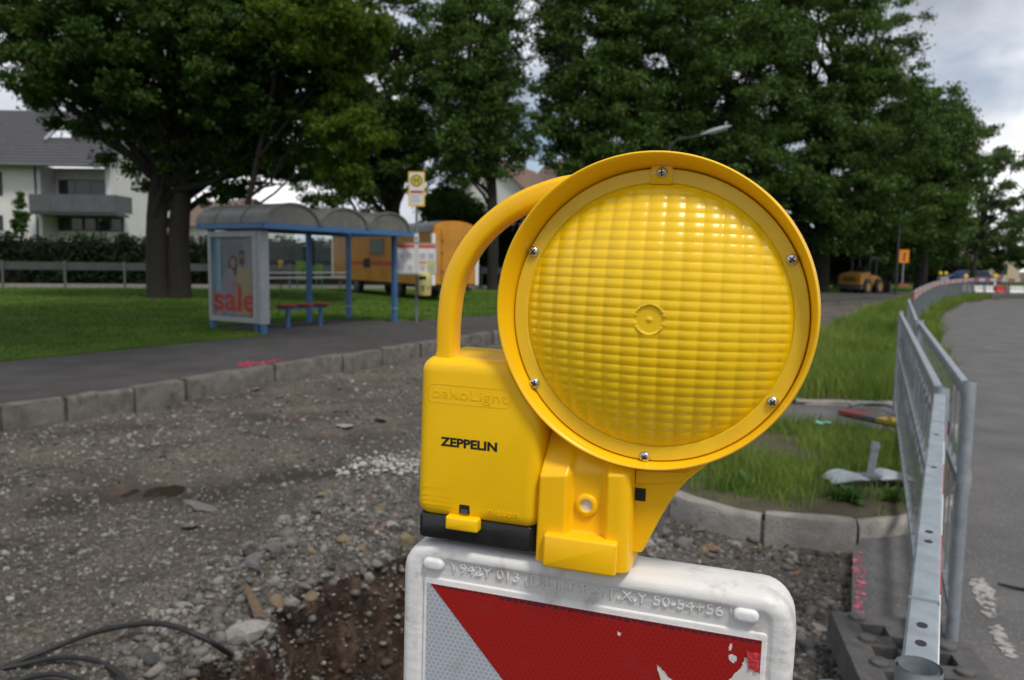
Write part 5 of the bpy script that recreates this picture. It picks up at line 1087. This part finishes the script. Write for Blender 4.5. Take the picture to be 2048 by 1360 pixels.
g0, g1 = D(1600, 540, 56), D(1960, 540, 84); t = rs.uniform(0, 1, 620); gc = np.stack([(g1[0] - g0[0]) * t, (g1[1] - g0[1]) * t + rs.uniform(-.5, .5, 620), rs.uniform(.3, 2.5, 620)], 1)
hd2 = empty('hedge', (float(g0[0]), float(g0[1]), 0)); tag(hd2, 'far dark hedge behind the loader and the orange sign', 'hedge'); leaf_mesh('foliage', gc, np.full(620, .5), 26000, .26, HEDGE, hd2, squash=.9, seed=18)
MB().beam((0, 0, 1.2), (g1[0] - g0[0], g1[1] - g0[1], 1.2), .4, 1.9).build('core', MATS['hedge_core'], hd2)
# ------------------------------------------------------------------ low grey fence in front of the hedge
f0, f1 = D(-260, 560, 30.5), D(1600, 560, 44); q = np.array(f1[:2]) - np.array(f0[:2]); FL = float(np.linalg.norm(q))
fn = empty('park_fence', (f0[0], f0[1], ZL), math.atan2(q[1], q[0])); tag(fn, 'low galvanised park fence with a broad top board before the hedge', 'fence')
for i in range(int(FL / 2.25) + 1): x = i * 2.25; MB().box((x - .04, -.06, -.1), (x + .04, .02, 1.12)).build('post', GREYP, fn)
for i in range(int(FL / 2.25)): MB().box((i * 2.25 + .005, .022, .74), (i * 2.25 + 2.245, .06, 1.06)).build('board', mat('fence_board', (.05, .055, .058), .7, var=.2, scale=2) if i == 0 else MATS['fence_board'], fn)
for i in range(int(FL / 2.25)): MB().box((i * 2.25 + .005, -.02, .0), (i * 2.25 + 2.245, .10, .16)).build('plinth', CONC, fn)

# ------------------------------------------------------------------ green banners and a small beacon behind the shelter
for (x0, x1, y0, y1, d, lab) in ((592, 619, 522, 560, 29, 'larger light green banner seen through the shelter'), (630, 645, 528, 559, 29.5, 'smaller light green banner behind the shelter post')):
    a, b = D(x0, y1, d), D(x1, y0, d); o = empty('banner', (a[0], a[1], a[2]), .15); tag(o, lab, 'banner', 'green banners behind the shelter'); W, H_ = b[0] - a[0], b[2] - a[2]
    MB().box((0, 0, 0), (W, .02, H_)).build('cloth', GREENB, o); MB().loft([[(W * .5 + W * .14 * c_(t), y, H_ * .38 + H_ * .2 * s_(t)) for t in np.linspace(0, 6.28, 12, endpoint=False)] for y in (-.004, -.002)]).build('print', mat('banner_print', (.10, .10, .04), .6), o)
    for x in (.02, W - .06): MB().box((x, .021, -(a[2] - ZL)), (x + .04, .06, H_)).build('stake', GALVD, o)
a = D(561, 525, 30); o = empty('small_warning_lamp', (a[0], a[1], ZL)); tag(o, 'tiny yellow warning lamp on a stake behind the bench', 'warning lamp')
z = a[2] - ZL; MB().tube([(0, 0, 0), (0, 0, z - .09)], .025, 8).build('stake', DARKF, o); MB().tube([(0, -.05, z), (0, -.03, z), (0, .03, z), (0, .05, z)], [.07, .105, .105, .07], 20).build('lamp_head', YSIGN, o, smooth=50); MB().box((-.06, -.05, z - .22), (.03, .05, z - .09)).build('battery_box', YSIGN, o)

# ------------------------------------------------------------------ houses
def window(par, x, z, w_, h, y=0., m=None, n=2, name='window'):
    f = MB().box((x, y - .04, z), (x + w_, y + .02, z + h)).build(name, DARKF, par)
    for i in range(n):
        a = x + .05 + (w_ - .1) * i / n; MB().box((a + .02, y - .055, z + .06), (a + (w_ - .1) / n - .02, y - .042, z + h - .06)).build('pane', GLASS, f)
    return f
HD = 46.0
hx = lambda px: float(D(px, 400, HD)[0]); hz = lambda py, px=110: float(D(px, py, HD)[2])
hs = empty('white_house', (hx(0), HD, 0)); tag(hs, 'white rendered house with dark tiled roof and grey balcony at left', 'house'); X = lambda px: hx(px) - hx(0)
xr = X(222); xl = X(-420); ze = hz(330); zg = 0
lg0, lg1 = X(82), X(212)
MB().box((xl, 0, 0), (lg0, 9, ze)).build('wall', RENDERW, hs); MB().box((lg0 + .002, 1.5, 0), (xr, 9, ze)).build('wall', RENDERW, hs); MB().box((lg1, 0, hz(425)), (xr - .002, 1.49, ze)).build('wall', RENDERW, hs)
MB().box((lg0 + .004, .05, hz(425) - .18), (xr + .3, 1.48, hz(425) - .01)).build('balcony_slab', GREYP, hs)
n = 4; bx0, bx1 = X(78), X(249)
for i in range(n): MB().box((bx0 + (bx1 - bx0) * i / n + .01, -1.0, hz(425)), (bx0 + (bx1 - bx0) * (i + 1) / n - .01, -.95, hz(391))).build('balcony_panel', GREYP, hs)
MB().box((bx1 - .06, -.94, hz(425)), (bx1, .9, hz(391))).build('balcony_panel', GREYP, hs); MB().box((bx0, -.94, hz(425) - .15), (bx1, .04, hz(425) - .005)).build('balcony_floor', GREYP, hs)
window(hs, X(90), hz(391), X(190) - X(90), hz(354) - hz(391), 1.48, n=3)
for i in range(5): window(hs, X(86) + i * (X(222) - X(86)) / 5, hz(460), (X(222) - X(86)) / 5 - .06, hz(431) - hz(460), 1.45, n=1)
for px, py0, py1 in ((-28, 392, 345), (-30, 462, 432), (-150, 392, 350), (-150, 462, 430)): window(hs, X(px), hz(py0), X(34) - X(0), hz(py1) - hz(py0), -.02, n=1)
MB().tube([(X(73), -.06, 0), (X(73), -.06, ze)], .05, 8).build('downpipe', GREYP, hs)
# roof as overlapping tile courses; a cut-in roof terrace
ye, yr = -.75, 5.2; zr_ = 1.45 + (hz(222) - 1.45) * (HD + 5.2) / HD
def roof_pt(t): return ye + (yr - ye) * t, ze - .1 + (zr_ - ze + .1) * t
roof = MB(); nc = 19
for i in range(nc):
    (y0, z0), (y1, z1) = roof_pt(i / nc), roof_pt((i + 1.12) / nc)
    segs = [(xl, xr + .25)]
    if .40 < (i + .5) / nc < .80: segs = [(xl, X(64)), (X(178), xr + .25)]
    for a, b in segs: roof.add([(a, y0, z0 + .06), (b, y0, z0 + .06), (b, y1, z1), (a, y1, z1), (a, y0, z0 - .02), (b, y0, z0 - .02)], [(0, 1, 2, 3), (4, 5, 1, 0)])
rf = roof.build('roof', TILE, hs, fix=False)
(y0, z0), (y1, z1) = roof_pt(.40), roof_pt(.80); MB().box((X(64) + .01, y1 + .3, z0 - .2), (X(178) - .01, y1 + .4, z1 + .1)).build('terrace_wall', RENDERW, rf)
window(rf, X(70), z0, X(92) - X(64), z1 - z0 - .5, y1 + .28, n=1); window(rf, X(122), z0, X(150) - X(122), z1 - z0 - .5, y1 + .28, n=1)
MB().beam((X(64), y0 - .05, z0 + .1), (X(58), y1, z1 + .15), .22, .12).build('flashing', SILV, rf)
MB().box((X(64), y1 - .3, z1 - .02), (X(178), y1 + .5, z1 + .22)).build('terrace_fascia', GREYP, rf)
MB().box((X(66), y0 + .05, z0 - .3), (X(176), y0 + .12, z0 + .28)).build('terrace_parapet', GREYP, rf)
MB().tube([(xl, ye - .05, ze - .1), (xr + .25, ye - .05, ze - .1)], .08, 8).build('gutter', GREYP, hs)
MB().box((X(-2), 4.6, zr_ - .5), (X(20), 5.4, zr_ + .9)).build('chimney', TILE, rf)
MB().prism([(ye + .3, ze - .12), (10.6, ze - .12), (yr, zr_ - .25)], 'x', xr - .3, xr - .02).build('gable', RENDERW, hs)
def gable_house(px, pyb, d, w_, h, rh, dep, rz, label, wm, rm, wins=()):
    b = D(px, pyb, d); o = empty('house', (b[0], b[1], 0), rz); tag(o, label, 'house', 'houses behind the park')
    MB().prism([(0, 0), (w_, 0), (w_, h), (w_ / 2, h + rh), (0, h)], 'y', 0, dep).build('wall', wm, o)
    sl = rh / (w_ / 2); e_ = .45
    for s in (0, 1):
        xe = -e_ if s == 0 else w_ + e_; z_e = h - e_ * sl + .1; P = [(xe, z_e), (w_ / 2, h + rh + .1), (w_ / 2, h + rh + .3), (xe, z_e + .2)]; MB().prism(P, 'y', -.4, dep + .4).build('roof', rm, o)
    for (wx, wz, ww, wh) in wins: window(o, wx, wz, ww, wh, -.02, n=1)
    return o
gable_house(905, 520, 62, 6.6, 6.3, 3.0, 10, -.35, 'white gabled house seen between trees above the trailer', RENDERW, TILER, ((1.0, 4.3, .9, 1.2), (3.2, 4.3, .9, 1.2), (2.8, 6.8, .7, .9), (5, 1.6, .9, 1.2)))
gable_house(1080, 520, 66, 7, 6.5, 4, 9, .3, 'brown-roofed house glimpsed just left of the lamp', RENDERW, TILER, ((1.0, 4.3, .9, 1.2), (3.2, 4.3, .9, 1.2)))
o = gable_house(245, 520, 72, 9, 4.6, 3.4, 10, 1.1, 'low house with solar roof behind the oak trunk', RENDERW, TILER, ((1.0, 2.3, .9, 1.2),))
gable_house(420, 520, 70, 9, 4.4, 2.4, 9, .9, 'brown-roofed house behind the oak and shelter', RENDERW, TILER, ((1.0, 2.3, 1.2, 1.2), (4, 2.3, 1.2, 1.2)))
b = D(262, 520, 70); so_ = empty('white_extension', (b[0] - 1.6, 70, 0)); tag(so_, 'white annex with grey solar roof panels beside the white house', 'house')
MB().box((0, 0, 0), (4.4, 6, 4.6)).build('wall', RENDERW, so_); window(so_, 1.2, 2.6, .6, 1.2, -.02, n=1)
SOL = mat('solar_panel', (.20, .21, .24), .25, var=.1)
for i in range(3):
    for j in range(3): MB().add([(i * 1.45 + .02, j * 1.0 - .4, 4.75 + j * .85), (i * 1.45 + 1.42, j * 1.0 - .4, 4.75 + j * .85), (i * 1.45 + 1.42, j * 1.0 + .57, 4.75 + j * .85 + .82), (i * 1.45 + .02, j * 1.0 + .57, 4.75 + j * .85 + .82)], [(0, 1, 2, 3)]).build('solar_panel', SOL, so_, fix=False)
MB().add([(-.2, -.6, 4.5), (4.6, -.6, 4.5), (4.6, 3, 7.25), (-.2, 3, 7.25)], [(0, 1, 2, 3)]).build('roof', TILER, so_, fix=False)
b = D(1880, 520, 88); o = empty('canopy_building', (b[0], 88, 0)); tag(o, 'low cream building with a flat canopy at the bend', 'building')
MB().box((0, 0, 0), (9, 6, 3.4)).build('wall', mat('cream_render', (.52, .44, .30), .9, var=.06), o); MB().box((-.5, -2.2, 2.5), (6, 0, 2.75)).build('canopy', ZINC, o)
for x in (-.3, 2.6, 5.7): MB().box((x, -2.1, 0), (x + .15, -1.95, 2.5)).build('column', GREYP, o)
for x in (.6, 2.2, 3.8, 6.5): window(o, x, 1.0, 1.1, 1.2, -.02, n=1)

# ------------------------------------------------------------------ wheel loader
p = D(1706, 590, 41); ld = empty('wheel_loader', (p[0], p[1], float(p[2])), R_(-52)); ld.scale = (.76, .76, .86); tag(ld, 'dirty yellow wheel loader parked at the end of the roadbed', 'wheel loader')
# local x right, y away; seen from behind
for x in (-.72, .72):
    for y in (.3, 1.9):
        w_ = MB().tube([(x - .2, y, .5), (x - .18, y, .5), (x + .18, y, .5), (x + .2, y, .5)], [.42, .5, .5, .42], 22).build('wheel', RUBBER, ld, smooth=40); MB().tube([(x - .205, y, .5), (x + .205, y, .5)], .26, 16).build('rim', LOADY, w_)
MB().loft([[(-.78, -.55, .55), (.78, -.55, .55), (.78, -.55, 1.12), (.68, -.50, 1.28), (-.68, -.50, 1.28), (-.78, -.55, 1.12)], [(-.80, .75, .55), (.80, .75, .55), (.80, .75, 1.25), (.70, .75, 1.42), (-.70, .75, 1.42), (-.80, .75, 1.25)]]).build('engine_hood', LOADY, ld)
MB().loft([[(-.86, -.72, .38), (.86, -.72, .38), (.86, -.62, .66), (-.86, -.62, .66)], [(-.86, -.3, .38), (.86, -.3, .38), (.86, -.3, .66), (-.86, -.3, .66)]]).build('counterweight', DARKF, ld)
for z in (.85, .95, 1.05): MB().box((-.45, -.565, z), (.45, -.55, z + .05)).build('grille', INK, ld)
for x in (-.64, .56): MB().box((x, -.565, .82), (x + .10, -.55, .95)).build('tail_light', REDP, ld)
for x, y in ((-.62, .8), (.62, .8), (-.6, 1.75), (.6, 1.75)): MB().box((x - .05, y - .05, 1.0), (x + .05, y + .05, 2.22)).build('cab_post', DARKF, ld)
MB().box((-.74, .68, 2.22), (.74, 1.88, 2.32)).build('cab_roof', DARKF, ld); MB().box((-.66, .76, .6), (.66, 1.84, 1.2)).build('cab_floor', LOADY, ld)
MB().box((-.25, 1.0, 1.2), (.25, 1.12, 1.75)).build('seat_back', RUBBER, ld); MB().box((-.25, 1.13, 1.2), (.25, 1.5, 1.35)).build('seat', RUBBER, ld)
MB().box((-.55, 1.85, .5), (.55, 2.6, 1.1)).build('front_frame', LOADY, ld)
for x in (-.4, .4): MB().beam((x, 2.3, 1.1), (x, 3.3, .5), .12, .2).build('lift_arm', LOADY, ld)
MB().prism([(3.2, .1), (4.0, .1), (3.45, .35), (3.3, .85), (3.2, .85)], 'x', -.95, .95).build('bucket', DARKF, ld)

# ------------------------------------------------------------------ signs, poles, street lamp
p = D(1804, 572, 40); sg = empty('orange_sign', (p[0], p[1], float(p[2]))); tag(sg, 'tall orange portable sign on a post with red foot near the loader', 'traffic sign')
k = 40 / F; zt_ = (572 - 500) * k; zb_ = (572 - 526) * k
MB().tube([(0, 0, 0), (0, 0, zt_)], .035, 8).build('post', GALV, sg); fc_ = MB().box((-.26, -.06, zb_), (.24, -.036, zt_)).build('plate', ORANGE, sg); MB().box((-.06, -.066, zb_ + .12), (.02, -.062, zb_ + .30)).build('symbol', INK, fc_); MB().box((-.03, -.066, zb_ + .32), (.05, -.062, zt_ - .16)).build('symbol', INK, fc_)
MB().box((-.26, -.2, 0), (.26, .2, .10)).build('foot', mat('foot_red', (.42, .06, .04), .7, var=.2), sg)
p = D(1791, 578, 39); k = 39 / F; tag(MB().tube([(p[0], p[1], 0), (p[0], p[1], (578 - 430) * k)], .055, 10).build('lamp_post', DARKF), 'thin dark lamp post left of the orange sign', 'lamp post')
b = D(1330, 560, 30); hd_ = D(1402, 270, 30); h2 = D(1462, 252, 30)
st = empty('street_lamp', (b[0], b[1], 0)); tag(st, 'grey street lamp head reaching out above the warning lamp', 'street lamp')
r0 = np.array([b[0], b[1], 0]); zA = hd_[2] - .5
MB().tube([(0, 0, 0), (0, 0, 2), (0, 0, zA), (.25, 0, hd_[2] - .2), tuple(np.array(hd_) - r0)], [.07, .06, .04, .03, .025], 12).build('pole', DARKF, st, smooth=50)
a_, b2 = np.array(hd_) - r0, np.array(h2) - r0; d_ = b2 - a_; up = np.array([-d_[2], 0, d_[0]]); up /= np.linalg.norm(up); lo = []
for t, w_, hh in ((0, .05, .04), (.1, .09, .06), (.3, .15, .10), (.6, .17, .11), (.9, .12, .07), (1, .04, .03)):
    c = a_ + d_ * t; lo.append([tuple(c + np.array([0, w_ * c_(q), 0]) + up * hh * (s_(q) if s_(q) > 0 else s_(q) * .5)) for q in np.linspace(0, 6.283, 14, endpoint=False)])
MB().loft(lo).build('lamp_head', mat('lamp_grey', (.28, .29, .30), .5, var=.1), st, smooth=50)
MB().loft([[tuple(a_ + d_ * t + up * -.058 + np.array([0, y, 0])) for t, y in ((.3, -.1), (.85, -.08), (.85, .08), (.3, .1))], [tuple(a_ + d_ * t + up * -.075 + np.array([0, y, 0])) for t, y in ((.3, -.1), (.85, -.08), (.85, .08), (.3, .1))]]).build('lamp_glass', WHITE, st)
# grey utility post and box with two yellow lamps
p = D(1885, 570, 52); o = empty('control_cabinet', (p[0], p[1], 0)); tag(o, 'pale grey cabinet with two yellow lamps beyond the barriers', 'cabinet')
MB().box((-.28, -.2, 0), (.28, .2, 1.0)).build('cabinet_body', SILV, o); MB().box((-.24, -.205, .1), (.24, -.202, .92)).build('cabinet_door', GREYP if False else GALV, o)
for x in (-.18, .18):
    l = MB().tube([(x, -.05, 1.22), (x, .05, 1.22)], .11, 16).build('yellow_lamp', YSIGN, o); MB().box((x - .03, -.03, 1.0), (x + .03, .03, 1.12)).build('lamp_bracket', DARKF, l)
for px, d, lab in ((1932, 55, 'yellow beacon lamp left of the blue car'), (1991, 52, 'yellow beacon lamp right of the blue car')):
    p = D(px, 552, d); o = empty('barrier_lamp', (p[0], p[1], 0)); tag(o, lab, 'warning lamp', 'small yellow lamps on the far barriers'); z = float(p[2])
    MB().tube([(0, -.05, z), (0, -.03, z), (0, .03, z), (0, .05, z)], [.1, .14, .14, .1], 18).build('lamp_head', YSIGN, o, smooth=50); MB().box((-.08, -.05, z - .32), (.06, .05, z - .12)).build('battery_box', YSIGN, o); MB().box((-.04, -.02, 0), (.04, .02, z - .32)).build('stake', WHITE, o)
p = D(1943, 560, 60); tag(MB().tube([(p[0], p[1], 0), (p[0], p[1], 2.6)], .09, 10).build('utility_post', mat('pale_post', (.40, .41, .38), .8, var=.2)), 'pale utility post beside the thin tree', 'post')
# blue car
p = D(1947, 560, 66); car = empty('blue_car', (p[0], p[1], 0), R_(8)); tag(car, 'blue car behind the white barriers at the bend', 'car')
CARB = mat('car_blue', (.04, .065, .15), .25, coat=.6); side = [(-2.0, .3), (2.0, .3), (2.05, .62), (1.95, .82), (1.1, .95), (.55, 1.38), (-.9, 1.42), (-1.6, 1.02), (-2.02, .9), (-2.08, .55)]
MB().prism(side, 'y', -.82, .82).build('body', CARB, car)
for P in ([(.95, .97), (.50, 1.32), (-.10, 1.35), (-.10, .97)], [(-.18, .97), (-.18, 1.35), (-.85, 1.36), (-1.4, 1.0)]): MB().prism(P, 'y', -.835, -.822).build('side_window', GLASS, car)
for x in (-1.25, 1.3):
    for y in (-.75, .75): w_ = MB().tube([(x, y - .1, .32), (x, y + .1, .32)], .32, 18).build('wheel', RUBBER, car, smooth=40); MB().tube([(x, y - .106, .32), (x, y + .106, .32)], .19, 12).build('rim', SILV, w_)
for x in (-2.06, 1.98): MB().box((x - .04, -.7, .6), (x + .06, -.5, .74)).build('light', WHITE, car)
